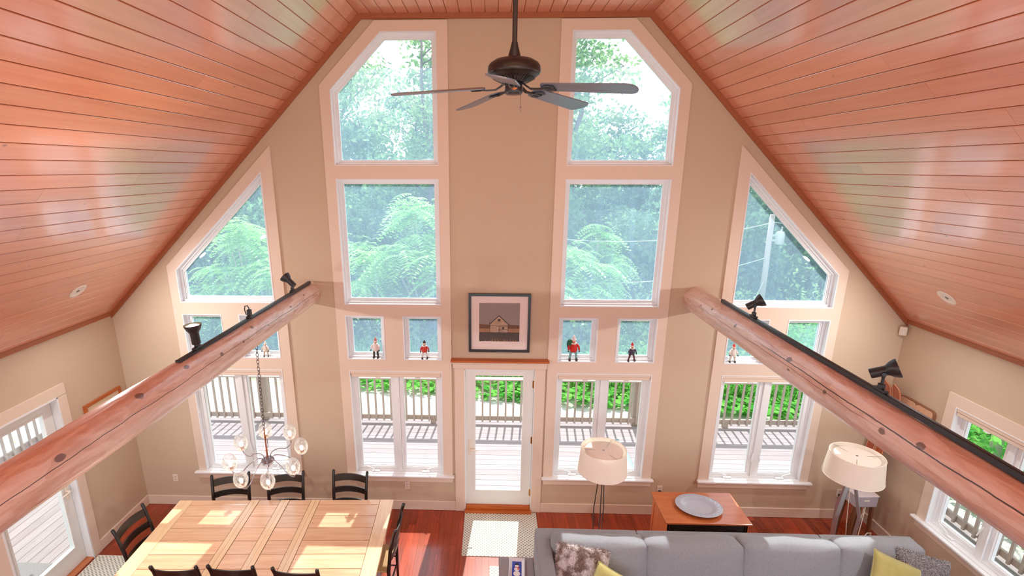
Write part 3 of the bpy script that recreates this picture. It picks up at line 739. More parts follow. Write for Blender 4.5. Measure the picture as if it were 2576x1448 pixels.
# ------------------------------------------------------------------ ceiling fan
fan = thing('ceiling_fan', 'black five-blade ceiling fan hanging on a long rod before the window wall', 'ceiling fan', (.072, -3.14, 4.70))
def fz(z): return z+.098-4.70
bm = B(); tube(bm, [(0, 0, fz(5.20)), (0, 0, fz(6.172))], .0135, 12); obj('down_rod', bm, M['blackgloss'], fan)
bm = B(); lathe(bm, [(0, fz(6.082)), (.03, fz(6.082)), (.065, fz(6.142)), (.07, fz(6.181)), (0, fz(6.181))], 24); obj('canopy', bm, M['blackgloss'], fan, ang=40)
bm = B(); lathe(bm, [(.0, fz(5.205)), (.016, fz(5.205)), (.02, fz(5.185)), (.033, fz(5.14)), (.036, fz(5.122)), (0, fz(5.122))], 20); obj('coupling', bm, M['blackgloss'], fan, ang=40)
bm = B(); lathe(bm, [(0, fz(5.131)), (.05, fz(5.129)), (.10, fz(5.118)), (.13, fz(5.1)), (.141, fz(5.084)), (.143, fz(5.068)), (.142, fz(5.054)), (.136, fz(5.045)), (.13, fz(5.042)), (.11, fz(5.026)), (.075, fz(5.008)), (0, fz(5.0))], 48); mot = obj('motor_housing', bm, plain('fan_black', (44, 40, 40), .35, metal=.2), fan, ang=40)
bm = B()
for k in range(40):
    a = 2*PI*k/40
    if k % 8 == 0: continue
    box(bm, .078, .118, -.0035, .0035, 0, .004, 0, Rz(a) @ T(0, 0, fz(5.006)) @ T(.07, 0, 0) @ Ry(-.46) @ T(-.07, 0, .0-.003))
obj('vent_slots', bm, M['blackgloss'], mot)
bm = B(); lathe(bm, [(0, fz(5.003)), (.044, fz(5.003)), (.048, fz(4.992)), (.049, fz(4.958)), (.042, fz(4.946)), (0, fz(4.942))], 28); sw = obj('switch_housing', bm, M['blackgloss'], fan, ang=40)
bm = B(); lathe(bm, [(0, .003), (.016, .002), (.018, 0)], 18, T(0, -.0495, fz(4.975)) @ Rx(PI/2) @ Matrix.Diagonal((1, .7, 1, 1))); obj('badge', bm, M['copper'], sw)
bm = B(); tube(bm, [(.035, -.02, fz(4.945)), (.037, -.02, fz(4.885))], .0016, 5); lathe(bm, [(0, -.03), (.004, -.025), (.005, -.01), (.002, 0), (0, 0)], 8, T(.037, -.02, fz(4.885))); obj('pull_chain', bm, M['chrome'], fan)
bladem = wood('fan_blade', (98, 110, 128), (114, 126, 144), (1, 14, 14), .3, 0, .6)
for k in range(5):
    a = math.radians(-25.8+72*k); Mb = Rz(a) @ T(0, 0, fz(4.988)) @ Ry(.085) @ Rx(math.radians(-12))
    bm = B(); L0, L1, w0, w1, th = .185, .66, .052, .066, .006
    pr = []
    N = 14
    for i in range(N+1): pr.append((L0+(L1-.05-L0)*i/N, -(w0+(w1-w0)*i/N)))
    for i in range(1, 12): th_ = -PI/2+PI*i/12; pr.append((L1-.05+.05*math.cos(th_), w1*math.sin(th_)))
    for i in range(N, -1, -1): pr.append((L0+(L1-.05-L0)*i/N, (w0+(w1-w0)*i/N)))
    for i in range(1, 8): th_ = PI/2+PI*i/8; pr.append((L0+.03*math.cos(th_), w0*math.sin(th_)))
    tp = [bm.verts.new((x, y, th/2)) for x, y in pr]; bt = [bm.verts.new((x, y, -th/2)) for x, y in pr]
    bm.faces.new(tp); bm.faces.new(bt[::-1])
    for i in range(len(pr)): j = (i+1) % len(pr); bm.faces.new((tp[i], bt[i], bt[j], tp[j]))
    bmesh.ops.transform(bm, matrix=Mb, verts=bm.verts); bl = obj('blade', bm, bladem, fan)
    bm = B(); z = -.0075
    bar(bm, [(.045, 0, .02), (.07, 0, .004), (.10, 0, -.012), (.15, 0, -.012), (.18, 0, z)], .016, .008)
    for yy in (-.03, 0, .03):
        tube(bm, [(.165, yy*.3, z), (.195, yy, z), (.235, yy*.85, z)], .005, 6)
    tube(bm, [(.2+.03*math.cos(q), .038*math.sin(q), z) for q in [i*PI/8 for i in range(17)]], .004, 6)
    bmesh.ops.transform(bm, matrix=Mb, verts=bm.verts); obj('blade_iron', bm, M['blackgloss'], bl)

# ------------------------------------------------------------------ chandelier
CHX, CHY, CHZ = -2.36, -1.49, 1.698
TILT0 = Matrix.Rotation(math.atan(.313), 4, 'X') @ Matrix.Rotation(math.atan(.072), 4, 'Y')
ch = thing('chandelier', 'eight-arm chandelier with clear glass shades on a chain over the dining table', 'chandelier', (CHX, CHY, CHZ))
ztop = 3.131+.049*(1.49/4.5)-.128-CHZ-.004
bm = B(); lathe(bm, [(0, ztop-.022), (.02, ztop-.022), (.05, ztop-.014), (.064, ztop), (.064, ztop+.012), (0, ztop+.012)], 28, T(.025, 0, 0)); obj('canopy', bm, M['nickel'], ch, ang=40)
bm = B(); zc0, zc1 = .40, ztop-.02; n = int((zc1-zc0)/.036)
for i in range(n+1):
    f = i/n; z = zc0+(zc1-zc0)*f; x = .025*f; pts = []
    for q in range(13):
        a = 2*PI*q/12; u, v = .0115*math.cos(a), .024*math.sin(a)
        pts.append((x+(u if i % 2 else u*.15), (u*.15 if i % 2 else u), z+v))
    tube(bm, pts, .0028, 5, cap=False)
obj('chain', bm, M['steel'], ch)
bm = B(); tube(bm, [(0, 0, .03), (0, 0, .12), (0, 0, .13), (0, 0, .14), (0, 0, .27), (0, 0, .28), (0, 0, .29), (0, 0, .37), (0, 0, .385)], [.009, .008, .013, .008, .008, .013, .008, .007, .003], 10); obj('stem', bm, M['copper'], ch, ang=40)
bm = B(); lathe(bm, [(0, -.012), (.03, -.014), (.062, -.004), (.066, .008), (.058, .018), (.02, .022), (.014, .05), (0, .052)], 36); bmesh.ops.transform(bm, matrix=TILT0, verts=bm.verts); hub = obj('hub', bm, M['nickel'], ch, ang=40)
bm = B(); lathe(bm, [(0, -.07), (.008, -.066), (.01, -.05), (.006, -.03), (.008, -.012), (0, -.012)], 14); obj('finial', bm, M['nickel'], hub, ang=50)
RA = .345; TILT = Matrix.Rotation(math.atan(.313), 4, 'X') @ Matrix.Rotation(math.atan(.072), 4, 'Y')
for k in range(8):
    a = 1.972+k*PI/4; Mk = TILT @ Rz(a) @ T(0, 0, 0)
    bm = B()
    path = [(.045, .016), (.047, .045), (.06, .062), (.085, .066), (.13, .05), (.19, .005), (.24, -.05), (.285, -.072), (.325, -.066), (RA, -.035), (RA, -.008)]
    sm = []
    for i in range(len(path)-1):
        p0, p1, p2, p3 = path[max(i-1, 0)], path[i], path[i+1], path[min(i+2, len(path)-1)]
        for s in range(4):
            u = s/4; sm.append(tuple(.5*((2*p1[c])+(-p0[c]+p2[c])*u+(2*p0[c]-5*p1[c]+4*p2[c]-p3[c])*u*u+(-p0[c]+3*p1[c]-3*p2[c]+p3[c])*u**3) for c in (0, 1)))
    sm.append(path[-1]); tube(bm, [(r, 0, z) for r, z in sm], .0048, 8); bmesh.ops.transform(bm, matrix=Mk, verts=bm.verts)
    ar = obj('arm', bm, M['nickel'], ch, smooth=True)
    bm = B(); lathe(bm, [(0, .026), (.012, .026), (.02, .034), (.02, .05), (.014, .052), (.014, .085), (0, .085)], 16, Mk @ T(RA, 0, -.034)); obj('lamp_holder', bm, M['copper'], ar, ang=40)
    bm = B(); pf = [(.016, .036), (.03, .04), (.05, .063), (.064, .098), (.069, .132), (.066, .168), (.057, .2), (.047, .226)]
    lathe(bm, pf+[(r-.003, z+.001) for r, z in pf[::-1]], 24, Mk @ T(RA, 0, -.034), close=True); obj('glass_shade', bm, M['eggglass'], ch, smooth=True)
    bm = B(); lathe(bm, [(0, .085), (.011, .085), (.014, .1), (.019, .118), (.017, .135), (.008, .148), (0, .151)], 14, Mk @ T(RA, 0, -.034)); obj('bulb', bm, M['bulb'], ch, smooth=True)

# ------------------------------------------------------------------ dining table
TB = T(-2.434, -1.0, 0) @ Rz(math.radians(2.2))
tab = thing('dining_table', 'long pine dining table with cross bands set beneath the chandelier', 'table', (-2.496, -0.869, 0), math.radians(2.2))
x0, x1, y0, y1, zt = -1.295, 1.295, -1.22, -.005, .77
def ybound(x):  # slightly rounded outer corners handled by bevel
    return y0, y1
bm = B(); box(bm, x0+.004, x1-.004, y0+.004, y1-.004, zt-.035, zt-.006, .004); tt = obj('tabletop', bm, M['pineback'], tab)
bx = [(x0, x0+.169), (-.436, -.328), (-.072, .037), (.298, .405), (x1-.159, x1)]
for a, b in bx:
    bm = B()
    if b-a < .12: boards(bm, (a+.002, y0, zt), (0, 1, 0), (1, 0, 0), (0, 0, 1), y1-y0, b-a-.003, .0525, .0022, .04, 9, cham=0)
    else: box(bm, a, b, y0, y1, zt-.04, zt, .003)
    obj('cross_band', bm, M['piney'], tt)
bm = B(); rows = np.linspace(y0, y1, 7)
rows = [y1, y1-.09, y1-.29, y1-.49, y1-.69, y1-.89, y1-1.09, y0]
for (a0, a), (b, b1) in zip(bx[:-1], bx[1:]):
    for r1, r0 in zip(rows[:-1], rows[1:]): box(bm, a+.003, b-.003, r0+.003, r1-.003, zt-.036, zt-.0004, .0015)
obj('planks', bm, M['pine'], tt)
bm = B(); box(bm, x0+.12, x1-.12, y0+.09, y0+.115, .66, zt-.036); box(bm, x0+.12, x1-.12, y1-.115, y1-.09, .66, zt-.036); box(bm, x0+.1, x0+.125, y0+.1, y1-.1, .66, zt-.036); box(bm, x1-.125, x1-.1, y0+.1, y1-.1, .66, zt-.036); obj('apron', bm, M['pineleg'], tab)
for sx in (x0+.14, x1-.14):
    for sy in (y0+.13, y1-.13):
        bm = B(); lathe(bm, [(0, 0), (.028, 0), (.036, .05), (.03, .1), (.042, .3), (.046, .48), (.034, .55), (.046, .57), (.046, .60), (0, .60)], 20, T(sx, sy, 0)); box(bm, sx-.045, sx+.045, sy-.045, sy+.045, .6, .734, .003); obj('leg', bm, M['pineleg'], tab, ang=35)

# chairs
def make_chair():
    t = thing('dining_chair', '', 'chair')
    bm = B(); box(bm, -.2, .2, -.19, .21, .435, .462, .012, seg=2); obj('seat', bm, M['rush'], t, ang=40, label='woven tan seat')
    for s in (-1, 1):
        bm = B(); tube(bm, [(s*.20, -.20, 0), (s*.20, -.197, .25), (s*.203, -.20, .46), (s*.208, -.23, .72), (s*.213, -.275, .93), (s*.215, -.295, .985), (s*.216, -.302, 1.005), (s*.216, -.304, 1.012)], [.014, .018, .02, .02, .0175, .019, .016, .006], 10); obj('leg', bm, M['blackwood'], t, smooth=True)
        bm = B(); tube(bm, [(s*.205, .195, 0), (s*.205, .195, .1), (s*.205, .195, .43), (s*.205, .195, .468), (s*.205, .195, .474)], [.012, .017, .02, .02, .008], 10); obj('leg', bm, M['blackwood'], t, smooth=True)
    for zc, hh in ((.905, .088), (.755, .072), (.605, .068)):
        yb = -.195-.1*max(0, (zc-.46)/.55)**1.2; bm = B(); N = 12; rows_ = []
        for i in range(N+1):
            u = i/N*2-1; x = u*.208; y = yb-.034*(1-u*u); arch = .012*(1-u*u)
            rows_.append([bm.verts.new((x, y+dy-(z_-zc)*.12, z_)) for dy, z_ in ((-.006, zc-hh/2+arch), (.006, zc-hh/2+arch), (.006, zc+hh/2+arch), (-.006, zc+hh/2+arch))])
        for i in range(N):
            for q in range(4): bm.faces.new((rows_[i][q], rows_[i][(q+1) % 4], rows_[i+1][(q+1) % 4], rows_[i+1][q]))
        bm.faces.new(rows_[0][::-1]); bm.faces.new(rows_[-1]); obj('back_slat', bm, M['blackwood'], t, ang=40)
    for (p, q) in (((-.2, .195, .2), (.2, .195, .2)), ((-.2, .195, .32), (.2, .195, .32)), ((-.2, -.195, .22), (.2, -.195, .22)), ((-.203, -.195, .17), (-.203, .195, .17)), ((.203, -.195, .17), (.203, .195, .17)), ((-.203, -.195, .3), (-.203, .195, .3)), ((.203, -.195, .3), (.203, .195, .3))):
        bm = B(); P, Q = Vector(p), Vector(q); tube(bm, [P, P.lerp(Q, .5), Q], [.008, .011, .008], 8); obj('stretcher', bm, M['blackwood'], t, smooth=True)
    return t
def chair_at(t, cx, cy, rz):
    off = Rz(rz) @ Vector((0, -.3, 0)); return (cx-off.x, cy-off.y, 0), rz
ch0 = make_chair()
spots = [(-3.165, -.848, PI+.2, 'black ladder-back dining chair at the far table side, nearest the left window'),
    (-2.517, -.788, PI+.13, 'black ladder-back dining chair at the far table side, middle of three'),
    (-1.734, -.743, PI-.06, 'black ladder-back dining chair at the far table side, nearest the glass door'),
    (-3.86, -1.645, -PI/2-.05, 'black ladder-back dining chair at the left end of the pine table'),
    (-.985, -1.55, PI/2-.03, 'black ladder-back dining chair at the right end of the pine table'),
    (-2.96, -2.308, .03, 'black ladder-back chair at the near table edge, leftmost of three cut off by the photo'),
    (-2.436, -2.285, .0, 'black ladder-back chair at the near table edge, middle of three cut off by the photo'),
    (-1.825, -2.30, -.03, 'black ladder-back chair at the near table edge, rightmost of three cut off by the photo')]
for i, (cx, cy, rz, lab) in enumerate(spots):
    cx, cy = MP(cx, cy, 1.0); loc, r = chair_at(ch0, cx, cy, rz)
    c = ch0 if i == 0 else dup(ch0)
    c.location = loc; c.rotation_euler = (0, 0, r); c['label'] = lab; c['group'] = 'dining chairs around the pine table'

# ------------------------------------------------------------------ rugs
def rug(x0, x1, y0, y1, lab):
    (x0, y0), (x1, y1) = MP(x0, y0, .01), MP(x1, y1, .01); x0 = max(x0, -4.9)
    t = B(); box(t, x0, x1, y0, y1, .001, .009, .003); o = obj('floor_mat', t, M['rug']); return tag(o, lab, 'rug', 'dotted mats')
rug(-.372, .60, -.97, -.145, 'pale dotted mat lying at the foot of the far glass door')
rug(-.03, .9, -2.1, -1.12, 'pale dotted mat running under the grey side table')
rug(-4.86, -4.05, -2.3, -1.10, 'pale dotted mat lying inside the left patio door')

# ------------------------------------------------------------------ sofa
def soft_box(bm, x0, x1, y0, y1, z0, z1, puff=.03, nx=10, ny=6, nz=8, e=4.0, M4=None, crown=0):
    """rounded upholstery block: superellipsoid-like box with bulging faces"""
    c = Vector(((x0+x1)/2, (y0+y1)/2, (z0+z1)/2)); h = Vector(((x1-x0)/2, (y1-y0)/2, (z1-z0)/2))
    st = len(bm.verts); bmesh.ops.create_cube(bm, size=2); bm.verts.ensure_lookup_table(); bm.edges.ensure_lookup_table()
    vs = bm.verts[st:]; es = [ed for ed in bm.edges if ed.verts[0] in set(vs)]
    bmesh.ops.subdivide_edges(bm, edges=es, cuts=9, use_grid_fill=True); bm.verts.ensure_lookup_table()
    vs = bm.verts[st:]
    for v in vs:
        p = v.co.copy(); m = max(abs(p.x), abs(p.y), abs(p.z)); 
        r = min(puff*1.6, min(h)*.9)
        q = Vector((p.x*h.x, p.y*h.y, p.z*h.z)); inner = Vector([max(-(h[i]-r), min(h[i]-r, q[i])) for i in range(3)])
        d = q-inner
        if d.length > 1e-9: q = inner+d.normalized()*min(d.length, r) if d.length > r else inner+d
        b = Vector([0, 0, 0])
        for i in range(3):
            if abs(p[i]) > .999:
                j, k = (i+1) % 3, (i+2) % 3; b[i] = math.copysign(puff*(1-p[j]**2)*(1-p[k]**2), p[i])
        if crown and p.z > .999: b.z -= crown*(1-p.x**2)*0
        v.co = c+q+b
    if M4 is not None: bmesh.ops.transform(bm, matrix=M4, verts=vs)
sofa = thing('sofa', 'long grey fabric sofa with its back to the window wall', 'sofa', (2.4, -1.9, 0))
bm = B()
for a, b in ((.45, 1.52), (1.525, 3.42), (3.425, 4.37)): soft_box(bm, a, b, -1.64, -1.475, .12, .845, .008)
obj('back_frame', bm, M['sofa'], sofa, w=True, ang=50)
bm = B(); soft_box(bm, .44, .605, -2.42, -1.5, .12, .835, .012); obj('arm', bm, M['sofa'], sofa, w=True, ang=50)
bm = B(); soft_box(bm, 4.25, 4.4, -2.42, -1.5, .12, .83, .012)
for v in bm.verts:
    if v.co.z > .5: v.co.z -= max(0, (-1.52-v.co.y))*.42
obj('arm', bm, M['sofa'], sofa, w=True, ang=50)
bm = B(); box(bm, .5, 4.38, -2.38, -1.55, .1, .3, .02); obj('base', bm, M['sofa'], sofa, w=True)
cw = [(.615, 1.548), (1.556, 2.508), (2.516, 3.455), (3.463, 4.27)]
for i, (a, b) in enumerate(cw):
    bm = B(); soft_box(bm, a, b, -2.4, -1.62, .29, .45, .03); obj('seat_cushion', bm, M['sofa'], sofa, w=True, ang=60)
    bm = B(); soft_box(bm, a, b, -.125, .125, -.22, .225, .032, M4=T(0, -1.72, .675+(0, .008, .022, .034)[i]) @ Rx(math.radians(-12)))
    from mathutils import noise as nz_
    for v in bm.verts:
        n_ = nz_.noise(v.co*4+Vector((i*7, 0, 0))); v.co += Vector((0, .012*n_, .014*n_))
        cxm = (a+b)/2; u = abs(v.co.x-cxm)/((b-a)/2)
        if v.co.z > .8: v.co.z += .018*u**3-.006
    obj('back_cushion', bm, M['sofa'], sofa, w=True, smooth=True)
for x in (.56, 4.3):
    for y in (-2.34, -1.58):
        bm = B(); tube(bm, [(x, y, 0), (x, y, .11)], [.02, .025], 10); obj('foot', bm, M['blackwood'], sofa, w=True)

sx_, sy_ = MP(2.4, -1.9, .85); sofa.location = (sx_, sy_, 0); sofa.scale = (1.0264, 1.0264, 1)
# pillows
def pillow(bm, w, h, d, N=18, pinch=.12):
    g = {}
    for sd in (1, -1):
        for i in range(N+1):
            for j in range(N+1):
                u, v = i/N*2-1, j/N*2-1
                if sd == -1 and (i in (0, N) or j in (0, N)): g[sd, i, j] = g[1, i, j]; continue
                x = u*(1-pinch*(1-v*v)*abs(u)**2*.6)*w/2; y = v*(1-pinch*(1-u*u)*abs(v)**2*.6)*h/2
                z = sd*d/2*((1-u**4)*(1-v**4))**.55
                g[sd, i, j] = bm.verts.new((x, z, y))
        for i in range(N):
            for j in range(N):
                q = (g[sd, i, j], g[sd, i+1, j], g[sd, i+1, j+1], g[sd, i, j+1]); bm.faces.new(q if sd > 0 else q[::-1])
def place_pillow(name, lab, loc, rx, ry, rz, w, h, d, mat, fur=0, furlen=.02):
    Mx = Rz(rz) @ Rx(rx) @ Ry(ry); loc = (*MP(loc[0], loc[1], .75), loc[2])
    t = thing(name, lab, 'pillow', loc)
    bm = B(); pillow(bm, w, h, d); bmesh.ops.recalc_face_normals(bm, faces=bm.faces)
    pts = []
    if fur:
        rr = random.Random(fur); fs = list(bm.faces); ar = [f.calc_area() for f in fs]
        for f in rr.choices(fs, ar, k=fur):
            a, b, c, dd = [v.co for v in f.verts]; u, v = rr.random(), rr.random()
            p = a*(1-u)*(1-v)+b*u*(1-v)+c*u*v+dd*(1-u)*v; pts.append((p, f.normal.copy() if f.normal.y*p.y >= 0 else -f.normal))
    bmesh.ops.transform(bm, matrix=Mx, verts=bm.verts)
    co = obj('cover', bm, mat, t, smooth=True)
    if fur:
        V, F = [], []; R3 = Mx.to_3x3()
        for p, n in pts:
            p = Mx @ p; n = R3 @ n; tn_ = Vector((rr.gauss(0, 1), rr.gauss(0, 1), rr.gauss(0, 1)-.8)); tn_ = (tn_-n*tn_.dot(n)).normalized()
            d1 = (n*.75+tn_*.75).normalized(); s = n.cross(d1).normalized()*.0022; L = furlen*rr.uniform(.6, 1.3); k = len(V)
            V += [p-s, p+s, p+d1*L*.6+s*.7, p+d1*L*.6-s*.7, p+(d1*.9+tn_*.35+Vector((0, 0, -.15))).normalized()*L]; F += [(k, k+1, k+2, k+3), (k+3, k+2, k+4)]
        rawobj('fur', V, F, mat, t, kind='stuff')
    else:
        bm = B(); N = 18; e = [(u, -1) for u in np.linspace(-1, 1, N)]+[(1, v) for v in np.linspace(-1, 1, N)]+[(u, 1) for u in np.linspace(1, -1, N)]+[(-1, v) for v in np.linspace(1, -1, N)]
        P = [Mx @ Vector((u*(1-.12*(1-v*v)*abs(u)**2*.6)*w/2, 0, v*(1-.12*(1-u*u)*abs(v)**2*.6)*h/2)) for u, v in e]; tube(bm, P, .004, 6); obj('piping', bm, mat, t, smooth=True)
    return t
place_pillow('throw_pillow', 'shaggy brown and white fur pillow at the left end of the sofa', (.87, -1.93, .71), -.45, .22, .12, .55, .48, .14, M['furbrown'], 14000, .032)
place_pillow('throw_pillow', 'olive velvet pillow overlapping the brown fur pillow at left', (1.12, -2.1, .63), -.5, .5, .05, .42, .42, .13, M['olive'])
place_pillow('throw_pillow', 'olive velvet pillow at the right end of the sofa', (3.84, -2.0, .74), -.5, .42, .1, .5, .46, .14, M['olive'])
place_pillow('throw_pillow', 'shaggy grey fur pillow behind the right olive pillow', (4.17, -1.9, .78), -.5, .25, -.05, .5, .34, .13, M['furgrey'], 10000, .02)

# ------------------------------------------------------------------ side table and dish
t = thing('side_table', 'grey square side table beside the sofa arm', 'side table', (0.252, -1.675, 0))
bm = B(); box(bm, -.185, .185, -.28, .18, .545, .575, .003); obj('top', bm, plain('grey_laminate', (150, 146, 154), .4, grain=.04, gscale=30), t)
gl_ = plain('grey_leg', (120, 116, 122), .4)
for sx in (-.165, .165):
    for sy in (-.26, .16): bm = B(); box(bm, sx-.015, sx+.015, sy-.015, sy+.015, .0095, .545, .002); obj('leg', bm, gl_, t)
d = thing('glass_dish', 'small rectangular blue and white dish with a snowman on the side table', 'dish', (0.257, -1.675, .5755), -.06)
bm = B(); W_, H_ = .085, .15
def loop(w, h, z): return [bm.verts.new((sx*w, sy*h, z)) for sx, sy in ((-1, -1), (1, -1), (1, 1), (-1, 1))]
ls = [loop(W_*.6, H_*.75, 0), loop(W_, H_, .018), loop(W_-.006, H_-.006, .021), loop(W_*.6, H_*.75, .005)]
for a, b in zip(ls[:-1], ls[1:]):
    for i in range(4): bm.faces.new((a[i], a[(i+1) % 4], b[(i+1) % 4], b[i]))
bm.faces.new(ls[-1]); bm.faces.new(ls[0][::-1])
obj('body', bm, plain('white_glaze', (226, 232, 244), .12, spec=.7), d)
bm = B()
def disc(cx, cy, r, z, mi, n=20): bm.faces.new([bm.verts.new((cx+r*math.cos(2*PI*i/n), cy+r*math.sin(2*PI*i/n), z)) for i in range(n)]).material_index = mi
f = bm.faces.new([bm.verts.new((x, y, .0055)) for x, y in ((-.05, -.11), (.05, -.11), (.05, .11), (-.05, .11))]); f.material_index = 0
disc(0, -.06, .036, .0058, 1); disc(0, .0, .028, .006, 1); disc(0, .045, .02, .0062, 1)
for r, mi in (((-.026, .058, .026, .066), 2), ((-.017, .066, .017, .088), 2), ((-.02, .022, .024, .03), 3), ((.008, -.01, .02, .024), 3)): bm.faces.new([bm.verts.new((x, y, .0065)) for x, y in ((r[0], r[1]), (r[2], r[1]), (r[2], r[3]), (r[0], r[3]))]).material_index = mi
obj('painted_motif', bm, [plain('glaze_blue', (50, 70, 190), .15), plain('glaze_snow', (240, 244, 250), .15), plain('glaze_ink', (28, 30, 60), .15), plain('glaze_red', (210, 50, 40), .15)], d)

# ------------------------------------------------------------------ cabinet and platter
cb = thing('cabinet', 'low cherry wood cabinet against the window wall behind the sofa', 'cabinet', (2.473, -0.818, 0)); cb.scale = (1.0257, 1.0257, 1)
bm = B(); box(bm, -.475, .475, -.285, .28, .726, .75, .003); obj('top', bm, M['cherry'], cb)
for s in (-1, 1):
    bm = B(); xa, xb = (-.445, -.425) if s < 0 else (.425, .445); box(bm, xa, xb, -.25, .255, .04, .725)
    xo = -.452 if s < 0 else .452
    for (a, b, c, e) in ((-.25, -.19, .04, .725), (.195, .255, .04, .725), (-.19, .195, .65, .725), (-.19, .195, .04, .12)): box(bm, min(xo, xa), max(xo, xb), a, b, c, e, .002)
    obj('side_panel', bm, M['cherryz'], cb)
bm = B(); box(bm, -.425, .425, .235, .25, .04, .7); box(bm, -.425, .425, -.24, .235, .04, .07); obj('carcass', bm, M['cherryz'], cb)
bm = B(); box(bm, -.425, .425, -.23, -.21, .60, .725); obj('rail', bm, plain('cabinet_dark', (30, 22, 18), .5), cb)
for s in (-1, 1):
    bm = B(); a, b = (-.42, -.003) if s < 0 else (.003, .42); box(bm, a, b, -.262, -.242, .05, .59, .003); dr = obj('door', bm, M['cherryz'], cb)
    bm = B(); lathe(bm, [(0, .03), (.013, .026), (.014, .018), (.006, .008), (.006, 0), (0, 0)], 14, T(-s*.05*-1 if False else s*.04, -.262, .36) @ Rx(PI/2)); obj('knob', bm, M['brass'], dr, ang=40)
for k, xx in enumerate((.3,)):
    pass
for s in (-1, 1):
    for y in (-.23, .23): bm = B(); box(bm, s*.43-.02, s*.43+.02, y-.02, y+.02, 0, .04); obj('foot', bm, M['cherryz'], cb)
pt = thing('platter', 'large oval blue-grey platter with an embossed rim on the cabinet', 'platter', (2.455, -0.834, .7505), math.radians(-8))
bm = B(); pf = [(0, .004), (.14, .004), (.17, .012), (.185, .022), (.2, .026), (.26, .034), (.266, .037), (.262, .040), (.2, .033), (.185, .028), (.165, .014), (.14, .008), (0, .008)]
lathe(bm, [(0, 0), (.15, 0), (.155, .006)]+pf[2:], 64, sx=1, sy=.83); obj('dish', bm, M['glaze'], pt, ang=50)
bm = B()
for k in range(46):
    a = 2*PI*k/46; r = .229+.014*(k % 2); Mk = T(r*math.cos(a), r*.83*math.sin(a), .0365) @ Rz(a+.6) @ Matrix.Diagonal((1.6, .8, .5, 1)); lathe(bm, [(0, .008), (.006, .006), (.0085, 0)], 8, Mk)
obj('embossed_rim', bm, M['glaze'], pt, smooth=True)

# ------------------------------------------------------------------ floor lamps
def floor_lamp(x, y, lab, zb, zt_, rb, rt, metal, knee_r, knee_z, bw, rz0, w):
    t = thing('floor_lamp', lab, 'floor lamp', (x, y, 0), rz0)
    bm = B(); N = 56
    pr = [(rb, zb), (rt, zt_), (rt-.004, zt_), (rb-.004, zb)]; lathe(bm, pr, N, close=True); sh = obj('lamp_shade', bm, M['shade'], t, smooth=False, ang=50)
    for r, z in ((rb, zb), (rt, zt_)): bm = B(); tube(bm, [(r*math.cos(a), r*math.sin(a), z) for a in [2*PI*i/N for i in range(N+1)]], .0035, 6, cap=False); obj('shade_rim', bm, M['shade'], sh)
    bm = B()
    for k in range(3): a = 2*PI*k/3+.5; tube(bm, [(0, 0, zt_-.03), ((rt-.004)*math.cos(a), (rt-.004)*math.sin(a), zt_-.012)], .0022, 5)
    lathe(bm, [(0, .012), (.012, .01), (.012, -.004), (0, -.006)], 14, T(0, 0, zt_-.026)); obj('spider', bm, M['nickel'], sh)
    bm = B(); lathe(bm, [(0, zt_-.0215), (rt-.05, zt_-.0225), (rt-.045, zt_-.0245), (0, zt_-.0255)], 40); obj('diffuser', bm, M['shade'], sh, ang=40)
    bm = B(); tube(bm, [(0, 0, zb-.02), (0, 0, zb+.12)], .012, 10); lathe(bm, [(0, zb+.12), (.02, zb+.125), (.03, zb+.16), (.024, zb+.19), (0, zb+.2)], 14); obj('socket_and_bulb', bm, M['platewhite'], t, ang=50)
    for k in range(3):
        a = 2*PI*k/3; ca, sa = math.cos(a), math.sin(a)
        bm = B(); P = [(.012*ca, .012*sa, zb+.01), (.03*ca, .03*sa, zb-.05), (knee_r*ca, knee_r*sa, knee_z), (knee_r*1.02*ca, knee_r*1.02*sa, knee_z-.03), (knee_r*.8*ca, knee_r*.8*sa, .0)]
        if w: bar(bm, P, bw, bw*.4)
        else: tube(bm, P, bw/2, 8)
        obj('leg', bm, metal, t, ang=40)
    if w: bm = B(); tube(bm, [(0, 0, zb), (.02, .02, zb-.25), (.05, .06, zb-.5), (.03, .1, .3), (.05, .16, .005), (.2, .24, .004), (.28, .3, .004)], .004, 6); obj('cord', bm, M['platewhite'], t, smooth=True)
    l = bpy.data.lights.new('lamp_glow', 'POINT'); l.energy = 75; l.color = (1, .92, .8); l.shadow_soft_size = .03
    lo = link(bpy.data.objects.new('lamp_glow', l)); lo.location = (x, y, zb+.16)
    return t
floor_lamp(1.279, -0.848, 'floor lamp with white drum shade left of the wooden cabinet', 1.245, 1.53, .282, .256, M['steel'], .065, .74, .013, .5, False)
floor_lamp(4.152, -0.848, 'floor lamp with white drum shade and chrome legs in the right corner', 1.235, 1.515, .298, .266, plain('satin_chrome', (168, 178, 188), .38, metal=.75), .14, .74, .036, 3.6, True)

